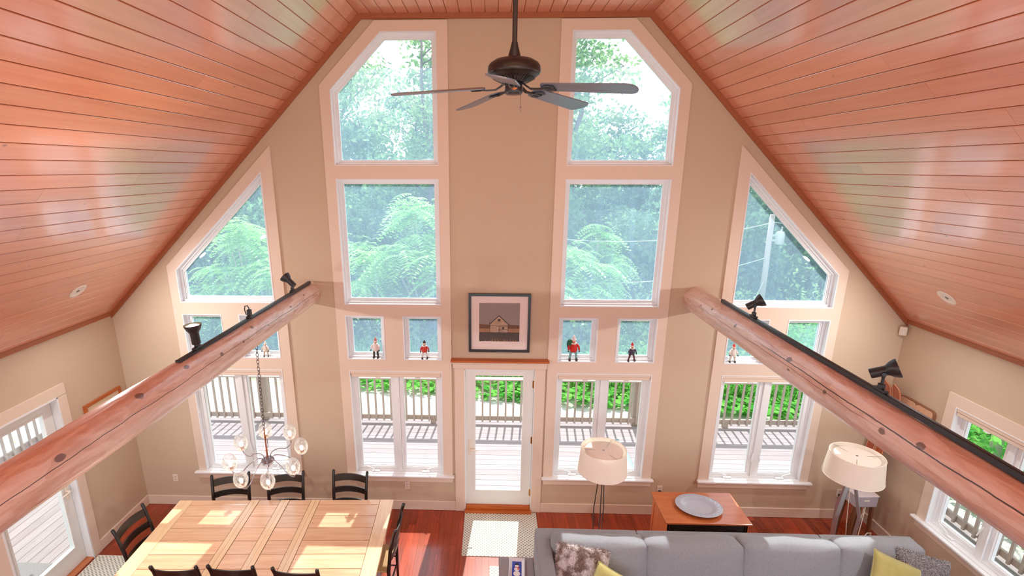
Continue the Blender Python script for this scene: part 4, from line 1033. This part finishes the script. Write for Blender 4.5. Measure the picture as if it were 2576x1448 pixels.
# ------------------------------------------------------------------ right corner: old boards, panel, little stand
sk = thing('wooden_skis', 'pair of reddish wooden skis with rounded tips leaning in the right corner', 'skis', (4.93, -.14, 0))
redw = wood('ski_red', (164, 78, 46), (190, 98, 62), (12, 12, 1), .25, .15, .6, coat=.3)
pale = plain('ski_edge', (206, 160, 120), .4)
for k, (dy, x_) in enumerate(((.03, 0.0), (-.095, .015))):
    bm = B(); bm2 = B(); N = 44; L = 2.12; hw = .058; rows_ = []
    for i in range(N+1):
        s = i/N*L; wv = hw if s < L-.1 else hw*math.sqrt(max(0.0, 1-((s-(L-.1))/.1)**2)); wv = max(wv, .004)
        cur = -.10*max(0, (s-1.82)/.3)**2; xx = -.16+.22*(s/L)+cur
        rows_.append((xx, wv, s))
    Lf, Rt = [], []
    for d_ in (0, -.012):
        r_ = [[bm.verts.new((x_+xx+d_, dy+sg*wv, s)) for sg in (-1, 1)] for xx, wv, s in rows_]; (Lf if d_ == 0 else Rt).extend(r_)
    for A_, rev in ((Lf, 0), (Rt, 1)):
        for i in range(N): bm.faces.new((A_[i][0], A_[i][1], A_[i+1][1], A_[i+1][0]))
    for i in range(N):
        for c in (0, 1): bm.faces.new((Lf[i][c], Rt[i][c], Rt[i+1][c], Lf[i+1][c]))
    bm.faces.new((Lf[0][0], Lf[0][1], Rt[0][1], Rt[0][0])); bm.faces.new((Lf[-1][0], Lf[-1][1], Rt[-1][1], Rt[-1][0]))
    s1 = obj('ski', bm, redw, sk, ang=40)
    pts = [(x_+xx-.013, dy-wv, s) for xx, wv, s in rows_]+[(x_+xx-.013, dy+wv, s) for xx, wv, s in rows_[::-1]]
    tube(bm2, pts, .004, 6); obj('edge_strip', bm2, pale, s1, smooth=True, label='pale edge strip')
pn = thing('wall_panel', 'speckled pale wood panel with dark rounded edge on the right wall beside the skis', 'panel', (XR, -.42, 1.70), -PI/2)
def rrect(x0, x1, z0, z1, r, n=6):
    P = []
    for cx, cz, a0 in ((x1-r, z1-r, 0), (x0+r, z1-r, PI/2), (x0+r, z0+r, PI), (x1-r, z0+r, 1.5*PI)):
        P += [(cx+r*math.cos(a0+PI/2*i/n), cz+r*math.sin(a0+PI/2*i/n)) for i in range(n+1)]
    return P
bm = B(); plate(bm, rrect(-.25, .25, -.26, .26, .05), [], -.035, -.001); obj('edge', bm, plain('panel_rim', (140, 98, 72), .5), pn)
t_ = NT('speckled_wood'); v_ = t_.n('ShaderNodeTexVoronoi'); v_.inputs['Scale'].default_value = 22; t_.l(t_.coord(), v_.inputs['Vector'])
M['speck'] = t_.pr(t_.mix(t_.math('MULTIPLY', t_.math('SUBTRACT', 1, t_.sstep(v_.outputs[0], .1, .22)), .6), s2l((214, 172, 140)), s2l((120, 80, 58))), .55)
bm = B(); plate(bm, rrect(-.238, -.002, -.248, .248, .04), [], -.042, -.034); plate(bm, rrect(.002, .238, -.248, .248, .04), [], -.042, -.034); obj('face', bm, M['speck'], pn)
st = thing('plant_stand', 'small stand with a grey box top and dark wooden legs behind the corner lamp', 'stand', (4.64, -.42, 0), .05); st.scale = (.82, .8, 1.22)
greyb = plain('grey_box', (170, 162, 172), .4)
bm = B(); box(bm, -.17, .17, -.15, .15, .48, .60, .008); bx_ = obj('box_top', bm, greyb, st)
bm = B(); box(bm, -.045, .035, -.1515, -.149, .552, .566, .0005); obj('handle_slot', bm, M['platewhite'], bx_)
bm = B(); box(bm, -.175, .175, -.155, .155, .60, .612, .003); obj('lid', bm, plain('grey_lid', (206, 198, 200), .4), bx_)
dkw = wood('dark_leg', (98, 58, 36), (122, 76, 48), (12, 12, 1), .4, .1)
for sx in (-1, 1):
    for sy in (-1, 1): bm = B(); bar(bm, [(sx*.125, sy*.11, .48), (sx*.16, sy*.13, 0.0)], .055, .03); obj('leg', bm, dkw, st)
bm = B()
for i in range(34): lathe(bm, [(0, -.006), (.005, -.003), (.005, .003), (0, .006)], 6, T(-.03-.0018*i, -.16, .475-.0135*i))
obj('bead_chain', bm, M['platewhite'], st)
bm = B(); tube(bm, [(.02, -.12, .47), (-.02, -.16, .3), (-.05, -.18, .1), (.02, -.2, .06), (.12, -.2, .14), (.13, -.2, .2), (.07, -.2, .2), (-.02, -.2, .1), (-.1, -.2, .03), (-.12, -.2, .006)], .006, 6); obj('cord', bm, M['platewhite'], st, smooth=True)

# ------------------------------------------------------------------ figurines on the small window sills
def figurine(x, lab, coat, pants, hat, hair, h=.29, lean=0.0, bag=None, skis=False, spread=.02):
    t = thing('figurine', lab, 'figurine', (x, .035, 2.2708), lean, 'figurines on the small window sills')
    k = h/.29; mc = plain('fig_coat', coat, .6); mp = plain('fig_trouser', pants, .6); mh = plain('fig_hat', hat, .7); mw = plain('fig_pale', hair, .8); ms = plain('fig_skin', (224, 170, 140), .6); mb = plain('fig_boot', (60, 50, 48), .5)
    def S(p): return tuple(v*k for v in p)
    for s in (-1, 1):
        bm = B(); tube(bm, [S((s*.022, 0, .12)), S((s*(.02+spread*.5), -.004, .07)), S((s*(.018+spread), 0, .018))], [.017*k, .014*k, .012*k], 10); lg = obj('leg', bm, mp, t, smooth=True)
        bm = B(); lathe(bm, [(0, 0), (.013*k, 0), (.015*k, .008*k), (.011*k, .022*k), (0, .026*k)], 10, T(*S((s*(.018+spread), -.008, 0))) @ Matrix.Diagonal((1, 1.6, 1, 1))); obj('boot', bm, mb, lg, smooth=True)
    bm = B(); lathe(bm, [(0, .10), (.03, .10), (.042, .115), (.043, .14), (.037, .175), (.026, .197), (.012, .205), (0, .206)], 18, Matrix.Scale(k, 4)); obj('jumper', bm, mc, t, smooth=True)
    for s in (-1, 1):
        bm = B(); tube(bm, [S((s*.03, 0, .19)), S((s*.055, -.008, .16)), S((s*.06, -.025, .125))], [.012*k, .012*k, .009*k], 9); ar = obj('arm', bm, mc, t, smooth=True)
        bm = B(); lathe(bm, [(0, -.012), (.009, -.006), (.009, .004), (0, .01)], 8, T(*S((s*.06, -.028, .115)))); obj('mitten', bm, mb, ar, smooth=True)
    bm = B(); lathe(bm, [(0, -.024), (.016, -.018), (.023, 0), (.018, .017), (0, .024)], 14, T(*S((0, -.004, .228))) @ Matrix.Scale(k, 4)); hd = obj('head', bm, ms, t, smooth=True)
    bm = B(); lathe(bm, [(.0245, 0), (.028, .004), (.026, .012), (0, .012)], 16, T(*S((0, -.002, .235))) @ Matrix.Scale(k, 4)); obj('hat_brim', bm, mw, hd, smooth=True)
    bm = B(); lathe(bm, [(.024, 0), (.02, .018), (.011, .035), (.004, .048), (0, .05)], 14, T(*S((0, 0, .243))) @ Rx(-.15) @ Matrix.Scale(k, 4)); obj('hat', bm, mh, hd, smooth=True)
    bm = B(); tube(bm, [S((.026*math.cos(a), .026*math.sin(a)-.002, .2)) for a in [i*PI/6 for i in range(13)]], .008*k, 7, cap=False); obj('scarf', bm, mw, t, smooth=True)
    if bag: bm = B(); lathe(bm, [(0, .11), (.03, .115), (.038, .15), (.032, .19), (.018, .21), (0, .215)], 14, T(*S((-.035, .02, .025))) @ Matrix.Scale(k, 4)); obj('backpack', bm, plain('fig_bag', bag, .7), t, smooth=True)
    if skis:
        for s in (-1, 1):
            bm = B(); bar(bm, [S((s*.03, -.06, .004)), S((s*.03, .02, .004))], .012*k, .004*k)
            obj('ski_runner', bm, M['steel'], t)
    return t
figurine(-2.98, 'small pale figurine on the sill beside the chandelier chain', (226, 214, 200), (200, 186, 170), (230, 222, 214), (240, 236, 230), .21)
figurine(-1.53, 'white coated figurine with dark trousers leaning on the second small sill left of the door', (234, 222, 220), (64, 56, 44), (206, 130, 130), (246, 246, 246), .28, -.2, spread=.012)
figurine(-.895, 'red and white figurine with a dark hat on the sill just left of the door', (206, 60, 48), (220, 214, 208), (70, 56, 50), (240, 238, 236), .25, .2, skis=True)
figurine(1.02, 'tall figurine in a red jumper and teal trousers with a green backpack', (206, 38, 34), (120, 164, 164), (236, 232, 234), (240, 240, 240), .34, .05, bag=(34, 100, 74))
figurine(1.765, 'stooping figurine in a dark jacket and red hat right of the door', (70, 66, 84), (96, 50, 40), (206, 60, 66), (238, 236, 230), .25, .3, spread=.035)
figurine(3.04, 'white figurine with a red hat brim on the sill behind the right log beam', (232, 226, 218), (214, 204, 190), (214, 74, 60), (238, 230, 222), .25)

# ------------------------------------------------------------------ outside: deck, railing
bm = B(); box(bm, -8.2, 6.4, .18, 2.74, -.2, -.03, mi=1); boards(bm, (-8.2, .185, 0), (1, 0, 0), (0, 1, 0), (0, 0, 1), 14.6, 2.55, .14, .006, .03, 4.2)
bm2 = B(); box(bm2, -8.2, XL-.17, -6.5, .18, -.2, -.03, mi=1); boards(bm2, (-8.2, -6.5, 0), (0, 1, 0), (1, 0, 0), (0, 0, 1), 6.68, XL-.17+8.2, .14, .006, .03, 4)
box(bm2, XR+.17, 6.4, -6.5, .18, -.2, -.03, mi=1); boards(bm2, (XR+.17, -6.5, 0), (0, 1, 0), (1, 0, 0), (0, 0, 1), 6.68, 6.4-XR-.17, .14, .006, .03, 4)
struct('deck_front', bm, [M['deck'], M['deckback']]); struct('deck_side', bm2, [M['decky'], M['deckback']])
bm = B(); box(bm, -8.2, 6.4, 2.74, 2.78, -.5, .0); box(bm, -8.24, -8.2, -6.5, 2.78, -.5, 0); box(bm, 6.4, 6.44, -6.5, 2.78, -.5, 0); struct('trim_deck_fascia', bm, M['railwood'])

def railing(p, q, lab, posts, step=.143, br=False):
    p, q = Vector(p), Vector(q); L = (q-p).length; d = (q-p)/L; ang = math.atan2(d.y, d.x)
    t = thing('deck_railing', lab, 'railing', tuple(p), ang)
    bm = B(); box(bm, 0, L, -.065, .065, .90, .926, .005); obj('cap_rail', bm, M['railwood'], t)
    bm = B(); box(bm, 0, L, -.018, .018, .88, .899, .003); obj('top_rail', bm, M['railwood'], t)
    bm = B(); box(bm, 0, L, -.02, .02, .075, .165, .003); obj('bottom_rail', bm, M['railwood'], t)
    for s in posts:
        bm = B(); box(bm, s-.07, s+.07, .02, .16, -.03 if False else 0.0, .90, .006); obj('post', bm, M['railwood'], t)
    bm = B(); box(bm, L*.45-.05, L*.45+.05, -.03, .03, 0.0, .075, .004); obj('support_block', bm, M['railwood'], t)
    n = int(L/step)
    for i in range(n):
        s = (i+.6)*step; bm = B(); box(bm, s-.0165, s+.0165, -.055, -.021, .06, .899, .003); obj('baluster', bm, M['railwood'], t)
railing((-7.9, 2.52, 0), (-4.27, 2.52, 0), 'weathered deck railing seen through the left window, left of its thick post', (3.56,))
railing((-4.27, 2.52, 0), (2.76, 2.52, 0), 'long weathered deck railing outside the glass door', (6.96,))
railing((2.76, 2.52, 0), (6.25, 2.52, 0), 'weathered deck railing outside the rightmost floor window', (3.33,))
railing((-7.9, -4.0, 0), (-7.9, 2.4, 0), 'weathered side railing outside the left patio door', (.1,), .15)
railing((6.25, 2.4, 0), (6.25, -4.0, 0), 'weathered side railing outside the right wall window', (6.2,), .15)
bm = B(); box(bm, -6.15, -5.35, -1.75, -1.15, .001, .014, .004); tag(obj('door_mat', bm, plain('grey_mat', (124, 120, 120), .9, grain=.2, gscale=80)), 'grey door mat on the deck outside the left patio door', 'mat')
# covered grill beyond the left door
g = thing('covered_grill', 'grey covered grill standing on the left side deck', 'grill', (-7.0, -.8, 0))
bm = B(); soft_box(bm, -.35, .35, -.28, .28, .25, 1.05, .05); obj('cover', bm, plain('grill_cover', (150, 156, 166), .6, grain=.1, gscale=9), g, smooth=True)
for sx in (-.28, .28):
    for sy in (-.2, .2): bm = B(); tube(bm, [(sx, sy, 0), (sx, sy, .3)], .02, 8); obj('leg', bm, M['blackmetal'], g)
# pale blue paddle-shaped board leaning at the deck
pb = thing('paddle_board', 'pale blue-grey narrow board lying outside the window right of the door', 'board', (2.2, 1.2, 0))
bm = B(); pts = [(0, -.75, .03), (-.03, -.4, .05), (-.06, 0, .06), (-.06, .3, .07), (-.04, .55, .1), (0, .72, .16)]; vs = tube(bm, pts, [.03, .1, .15, .15, .1, .02], 14)
for v in vs: v.co.z = .02+(v.co.z-.02)*.35 if v.co.z > .02 else .02
obj('hull', bm, plain('board_blue', (150, 172, 184), .35), pb, smooth=True)
# low bench outside the left window
bn = thing('deck_bench', 'low white bench on the deck outside the left window', 'bench', (-2.75, .75, 0))
bm = B()
for i in range(3): box(bm, -.42, .42, -.16+.11*i, -.06+.11*i, .38, .405, .004)
obj('seat', bm, M['white'], bn)
for sx in (-.36, .36):
    for sy in (-.13, .13): bm = B(); box(bm, sx-.025, sx+.025, sy-.025, sy+.025, 0, .38, .003); obj('leg', bm, M['white'], bn)

# ------------------------------------------------------------------ outside: ground, plants, trees
V, F = [], []; nx, ny = 60, 60
for j in range(ny+1):
    for i in range(nx+1):
        x = -45+90*i/nx; y = -12+72*j/ny; z = -.5+max(0, y-7)*.035+.15*math.sin(x*.5)*max(0, min(1, (y-6)/6)); V.append((x, y, z))
for j in range(ny):
    for i in range(nx): a = j*(nx+1)+i; F.append((a, a+1, a+nx+2, a+nx+1))
o = rawobj('ground', V, F, M['ground'], kind='structure', smooth=True)
def gz(x, y): return -.5+max(0, y-7)*.035

def rotmats(n, rng):
    q = rng.normal(size=(n, 4)); q /= np.linalg.norm(q, axis=1)[:, None]; w, x, y, z = q.T
    return np.stack([np.stack([1-2*(y*y+z*z), 2*(x*y-z*w), 2*(x*z+y*w)], 1), np.stack([2*(x*y+z*w), 1-2*(x*x+z*z), 2*(y*z-x*w)], 1), np.stack([2*(x*z-y*w), 2*(y*z+x*w), 1-2*(x*x+y*y)], 1)], 1)
def leafmesh(name, C, size, mat, rng, parent=None, aspect=.5, kind=None):
    n = len(C); sh = np.array([(0, -1, 0), (aspect, 0, .12), (0, 1, 0), (-aspect, 0, .12)])
    Rm = rotmats(n, rng); s = size*rng.uniform(.6, 1.3, n)
    Vv = C[:, None, :]+np.einsum('nij,kj->nki', Rm, sh)*s[:, None, None]
    me = bpy.data.meshes.new(name); me.vertices.add(4*n); me.vertices.foreach_set('co', Vv.reshape(-1).astype(np.float32))
    me.loops.add(4*n); me.loops.foreach_set('vertex_index', np.arange(4*n, dtype=np.int32)); me.polygons.add(n)
    me.polygons.foreach_set('loop_start', np.arange(0, 4*n, 4, dtype=np.int32)); me.polygons.foreach_set('loop_total', np.full(n, 4, dtype=np.int32)); me.update(calc_edges=True)
    me.materials.append(mat); o = link(bpy.data.objects.new(name, me))
    if parent is not None: o.parent = parent
    if kind: o['kind'] = kind
    return o
def tree_proto(seed, H, crown_r, base, nleaf, lsize, lm, bark, thin=.27, label='', cat='tree'):
    rng = np.random.default_rng(seed); rr = random.Random(seed)
    t = thing('leafy_tree', label, cat)
    bm = B(); tips = []
    tr = [(rr.uniform(-.15, .15)*i, rr.uniform(-.15, .15)*i, H*.92*i/6-.3*(i == 0)) for i in range(7)]
    tube(bm, tr, [.17*(H/11)*(1-.13*i) for i in range(7)], 10)
    nb = 20
    for b in range(nb):
        f = base+(1-base)*(b/nb)**.9; z = H*.9*f; i = min(5, int(f*.9/.92*6)); P = Vector(tr[i]).lerp(Vector(tr[i+1]), min(1, max(0, (z-tr[i][2])/(tr[i+1][2]-tr[i][2]))))
        a = rr.uniform(0, 2*PI); L = crown_r*(1.05-.55*abs(f-.55)*1.5)*rr.uniform(.6, 1.1)
        d = Vector((math.cos(a), math.sin(a), rr.uniform(.15, .7))).normalized(); Q1 = P+d*L*.5+Vector((0, 0, .1)); Q2 = P+d*L+Vector((0, 0, .3))
        tube(bm, [P, Q1, Q2], [.06*(1-f*.6)+.01, .035*(1-f*.5)+.006, .008], 5)
        tips += [(Q1, .5), (Q2, .5)]
        for s in range(3):
            e = Vector((rr.uniform(-1, 1), rr.uniform(-1, 1), rr.uniform(-.3, .8))).normalized(); S0 = Q1.lerp(Q2, rr.random()); S1 = S0+e*L*.45; tube(bm, [S0, S1], [.018, .005], 4); tips.append((S1, .42)); tips.append((S0.lerp(S1, .5), .35))
    obj('trunk', bm, bark, t, smooth=True)
    T_ = np.array([tuple(p) for p, _ in tips]); Wt = np.array([w for _, w in tips])
    idx = rng.integers(0, len(T_), nleaf); C = T_[idx]+rng.normal(size=(nleaf, 3))*(Wt[idx]*crown_r*.36)[:, None]*np.array([1, 1, .62])
    keep = rng.random(nleaf) < np.clip(1.2-1.3*(C[:, 2]/H), thin, 1); C = C[keep]
    leafmesh('crown', C, lsize, lm, rng, t)
    return t
LT = 'tall leafy tree in the dense woods beyond the deck'
proto = [tree_proto(1, 11.5, 3.0, .22, 24000, .13, M['leafmid'], M['bark'], label=LT), tree_proto(2, 9.5, 2.8, .12, 26000, .13, M['leafdark'], M['bark'], label=LT), tree_proto(3, 12.5, 2.6, .35, 13000, .12, M['leafmid'], M['bark'], label=LT)]
tp = [(-10, 15, 0), (-6.0, 17, 1), (-2.6, 15.5, 2), (.4, 18, 1), (3.2, 15.8, 2), (6.6, 18.5, 1), (9.6, 16, 0), (13.5, 17, 1), (-14, 18, 1), (17.5, 18, 0), (-8, 22, 0), (-3.8, 23, 1), (1.6, 24, 0), (5.2, 23, 1), (10.6, 23, 1), (15, 24, 0), (-12.6, 24, 1), (-18.5, 23, 0), (21.5, 24, 1), (14.5, 13, 1), (15.5, 4, 0), (14, -2, 1), (-16, 8, 1), (19, 10, 1)]
used = [False]*3
for i, (x, y, k) in enumerate(tp):
    pr = proto[k]; c = pr if not used[k] else dup(pr); used[k] = True
    s = random.uniform(.82, 1.02) if k != 2 else random.uniform(.92, 1.02)
    c.location = (x, y, gz(x, y)-.05); c.rotation_euler = (0, 0, random.uniform(0, 6.28)); c.scale = (s, s, s*(.8 if (x > 4 and k != 2) else .92)); c['group'] = 'trees in the woods beyond the deck'
# feathery sumac shrubs
def sumac(seed, H, R, nfr, label, fl=.8):
    rng = np.random.default_rng(seed); rr = random.Random(seed); t = thing('sumac_shrub', label, 'shrub')
    bm = B(); tips = []
    for b in range(max(6, int(nfr/16))):
        a = rr.uniform(0, 2*PI); r = R*math.sqrt(rr.random())*.9; z = H*(1-.6*(r/R)**2)*rr.uniform(.3, 1)**.8
        P = Vector((math.cos(a)*r, math.sin(a)*r, z)); tube(bm, [(P.x*.15, P.y*.15, -.1), (P.x*.6, P.y*.6, z*.55), P], [.035, .022, .01], 5); tips.append(P)
    obj('stems', bm, M['barkpale'], t, smooth=True)
    V, F = [], []
    for k in range(nfr):
        P = tips[k % len(tips)]+Vector((rr.gauss(0, .12), rr.gauss(0, .12), rr.gauss(0, .12))); a = rr.uniform(0, 2*PI); L = fl*rr.uniform(.7, 1.2); out = Vector((math.cos(a), math.sin(a), 0)); sd = Vector((-out.y, out.x, 0)); up0 = rr.uniform(.1, .6)
        M_ = 10; prev = None
        for i in range(1, M_+1):
            u = i/M_; c = P+out*L*u+Vector((0, 0, L*(up0*u-.85*u*u))); ll = L*.26*(1-.5*abs(u-.45)*1.6); wv = .032*L/.6
            for s in (-1, 1):
                tip = c+sd*s*ll+out*ll*.35+Vector((0, 0, -ll*.3)); mid = c.lerp(tip, .45); n = len(V)
                V += [c, mid+out*wv, tip, mid-out*wv]; F.append((n, n+1, n+2, n+3))
    rawobj('fronds', V, F, M['leafbright'], t); return t
sA = sumac(21, 4.4, 1.9, 820, 'bright green feathery sumac filling the middle window left of the door')
sA.location = (-1.95, 9.3, gz(0, 9.3))
sB = sumac(22, 3.8, 1.75, 700, 'bright green feathery sumac low in the middle window right of the door')
sB.location = (1.35, 9.2, gz(0, 9.2))
SL = [(-5.2, 9.8, .98, 'green feathery sumac outside the left slanted window'), (-7.6, 9.2, .85, 'green feathery sumac at the far left edge of the woods'), (3.1, 10.4, .88, 'green feathery sumac rising at the right side of the middle right window'), (6.2, 8.6, .5, 'small pale sumac at the foot of the transformer pole'), (-.2, 12.0, 1.08, 'taller sumac rising behind the one left of the door'), (2.75, 9.0, .62, 'low sumac at the right edge of the middle window right of the door'), (-3.6, 8.9, .72, 'low sumac between the left slanted window and the middle window'), (-6.6, 8.2, .55, 'low sumac nearest the gravel at the far left')]
for i, (x, y, s, lab) in enumerate(SL):
    c = dup(sA if i % 2 else sB, (x, y, gz(x, y)), 1.1*i+.7, lab); c.scale = (s, s, s)
for c in (sA, sB): c['group'] = 'sumac shrubs at the woods edge'
for o_ in list(COL.objects):
    if o_.name.startswith('sumac_shrub'): o_['group'] = 'sumac shrubs at the woods edge'
# undergrowth behind the sumacs
rng = np.random.default_rng(5); n = 90000
C = np.stack([rng.uniform(-16, 18, n), rng.uniform(11, 15, n), np.zeros(n)], 1); C[:, 2] = -.4+(C[:, 1]-7)*.035+rng.random(n)**1.1*(3.6+1.1*np.sin(C[:, 0]*1.1)+.6*np.sin(C[:, 0]*2.9))
tag(leafmesh('undergrowth', C, .12, M['leafdark'], rng), 'dark tangled undergrowth below the trees', 'undergrowth', kind='stuff')
n = 26000; C = np.stack([rng.uniform(-12, 13, n), rng.uniform(6.6, 11, n), np.zeros(n)], 1); C[:, 1] += np.maximum(0, -C[:, 0])*.12-np.maximum(0, C[:, 0])*.06
C[:, 2] = -.5+np.maximum(0, C[:, 1]-7)*.035+rng.random(n)**1.4*(.35+.30*np.maximum(0, C[:, 1]-6.6))*(1+.5*np.sin(C[:, 0]*2.3+C[:, 1]))
tag(leafmesh('woodland_weeds', C, .085, M['leafmid'], rng), 'low weeds and brambles between the gravel and the sumacs', 'weeds', kind='stuff')
n = 30000; C = np.stack([rng.uniform(7.4, 14, n), rng.uniform(-3, 8, n), np.zeros(n)], 1); C[:, 2] = -.5+rng.random(n)**1.2*(1.1+.6*np.sin(C[:, 0]*1.7)*np.sin(C[:, 1]*1.3))
tag(leafmesh('hillside_bushes', C, .07, M['leafedge'], rng), 'leafy green bushes beyond the right side deck', 'bushes', kind='stuff')
t = tree_proto(31, 6.0, 1.3, .45, 1500, .12, M['leafbright'], M['barkpale'], label='slim pale-trunked young tree beyond the right wall window'); t.name = 'young_tree'; t.location = (8.55, 1.75, -.5)
# strappy green plants and round-leaved ground cover along the gravel
rr = random.Random(9); V, F = [], []
for k in range(9000):
    x = rr.uniform(-5, 11.5); lim = 5.1-.13*x; y = lim+.35+abs(rr.gauss(0, 1.0)); 
    if x < .2 and rr.random() < .55: continue
    z = gz(x, y); a = rr.uniform(0, 2*PI); L = rr.uniform(.35, .8); o_ = Vector((math.cos(a), math.sin(a), 0)); s = Vector((-o_.y, o_.x, 0))*.010; P = Vector((x, y, z)); n = len(V)
    q1 = P+o_*L*.25+Vector((0, 0, L*.6)); q2 = P+o_*L*.7+Vector((0, 0, L*.62)); V += [P-s, P+s, q1+s, q1-s, q2]; F += [(n, n+1, n+2, n+3), (n+3, n+2, n+4)]
o_ = rawobj('lily_foliage', V, F, M['leafedge']); tag(o_, 'strappy bright green foliage along the gravel edge', 'plants', kind='stuff')
V, F = [], []
for k in range(2600):
    x = rr.uniform(-4.5, 11.5); lim = 4.75-.13*x; y = lim+rr.uniform(-.25, .6)
    if x < .2 and rr.random() < .5: continue
    z = gz(x, y)+rr.uniform(.04, .22); r = rr.uniform(.04, .085); tx, ty = rr.uniform(-.35, .35), rr.uniform(-.35, .35); n = len(V)
    V += [(x+r*math.cos(2*PI*i/8), y+r*math.sin(2*PI*i/8), z+r*(tx*math.cos(2*PI*i/8)+ty*math.sin(2*PI*i/8))) for i in range(8)]; F.append(tuple(range(n, n+8)))
o_ = rawobj('ground_cover', V, F, M['leafedge']); tag(o_, 'round-leaved ground cover at the edge of the gravel', 'plants', kind='stuff')

# utility pole with transformer
up = thing('utility_pole', 'pale wooden utility pole with a transformer seen through the right slanted window', 'utility pole', (8.83, 10.2, gz(0, 10.2)+.098))
bm = B(); tube(bm, [(0, 0, -.2), (-.02, 0, 1.6), (-.06, 0, 3.55)], [.10, .09, .075], 14); obj('pole', bm, M['pole'], up, smooth=True)
bm = B(); lathe(bm, [(0, 0), (.12, 0), (.13, .03), (.13, .34), (.1, .4), (0, .42)], 20, T(.25, -.05, 2.62)); tf = obj('transformer', bm, M['galv'], up, ang=40)
bm = B(); lathe(bm, [(0, .4), (.03, .4), (.035, .44), (.02, .5), (.03, .53), (0, .56)], 10, T(.27, -.05, 2.62)); bar(bm, [(.0, -.05, 2.74), (.14, -.05, 2.74)], .03, .06); bar(bm, [(.0, -.05, 2.9), (.14, -.05, 2.9)], .03, .06); obj('bushing', bm, M['galv'], tf)
for k, (p, q, sg) in enumerate((((0, 0, 3.3), (-7, -1, 2.9), .3), ((0, 0, 2.2), (-7, -2, 1.8), .35), ((0, 0, 1.5), (-1.2, -1.2, .7), .25), ((0, 0, 3.3), (12, 2, 3.6), .4))):
    bm = B(); P, Q = Vector(p), Vector(q); tube(bm, [P.lerp(Q, i/12)+Vector((0, 0, -sg*4*(i/12)*(1-i/12))) for i in range(13)], .011, 5); obj('wire', bm, M['galv'], up)

# ------------------------------------------------------------------ light
w = bpy.data.worlds.new('World'); SC.world = w; w.use_nodes = True
bg = w.node_tree.nodes['Background']; bg.inputs[0].default_value = (.86, .93, 1, 1); bg.inputs[1].default_value = 1.2
sd = Vector((-.092, -1, -1.38)).normalized()
l = bpy.data.lights.new('Sun', 'SUN'); l.energy = 3.8; l.angle = math.radians(.6); l.color = (1, .96, .9)
so = link(bpy.data.objects.new('Sun', l)); so.rotation_euler = sd.to_track_quat('-Z', 'Y').to_euler()
# warm fill light added behind the viewer, aimed up at the ceiling boards
def area(nm, loc, d, sx, sy, e, col):
    l = bpy.data.lights.new(nm, 'AREA'); l.shape = 'RECTANGLE'; l.size = sx; l.size_y = sy; l.energy = e; l.color = col
    o = link(bpy.data.objects.new(nm, l)); o.location = loc; o.rotation_euler = Vector(d).to_track_quat('-Z', 'Y').to_euler(); return o
area('rear_fill_light', (XM, -7.2, 4.7), (0, .35, 1), 4, 1.2, 84, (1, .69, .47))
for s in (-1, 1):  # added fill along both slopes; only the foremost pair sits at modelled fittings
    for y in (-1.05, -3.1, -5.3, -7.4):
        n = Vector((-s*sn, 0, -cs)); p = Vector((XM+s*4.455, y, 3.408)); A = Vector((XM+s*HW, 0, ZR)); p = p-n*(p-A).dot(n)+n*.02
        l = bpy.data.lights.new('slope_fill_light', 'AREA'); l.shape = 'DISK'; l.size = .1; l.energy = 16; l.color = (1, .97, .93)
        o_ = link(bpy.data.objects.new('slope_fill_light', l)); o_.location = p; o_.rotation_euler = n.to_track_quat('-Z', 'Y').to_euler()

# ------------------------------------------------------------------ camera
cam = bpy.data.cameras.new('Camera'); co = link(bpy.data.objects.new('Camera', cam)); SC.camera = co
f, pi_, ya = 1266.0756, .2657, -.0315
fw = Vector((math.sin(ya)*math.cos(pi_), math.cos(ya)*math.cos(pi_), -math.sin(pi_))); rt = Vector((math.cos(ya), -math.sin(ya), 0)); dn = fw.cross(rt)
ro = .0009; r2 = rt*math.cos(ro)-dn*math.sin(ro); d2 = rt*math.sin(ro)+dn*math.cos(ro)
m = Matrix((r2, -d2, -fw)).transposed().to_4x4(); m.translation = (-.0404, -6.0749, 4.6611); co.matrix_world = m
cam.sensor_width = 36; cam.sensor_fit = 'HORIZONTAL'; cam.lens = f/2576*36; cam.shift_x = 91.33/2576; cam.shift_y = 42.5/2576; cam.clip_start = .05; cam.clip_end = 300
SC.view_settings.view_transform = 'Standard'; SC.view_settings.look = 'None'; SC.view_settings.gamma = 1; SC.view_settings.use_curve_mapping = False
SC.view_settings.exposure = 0.88
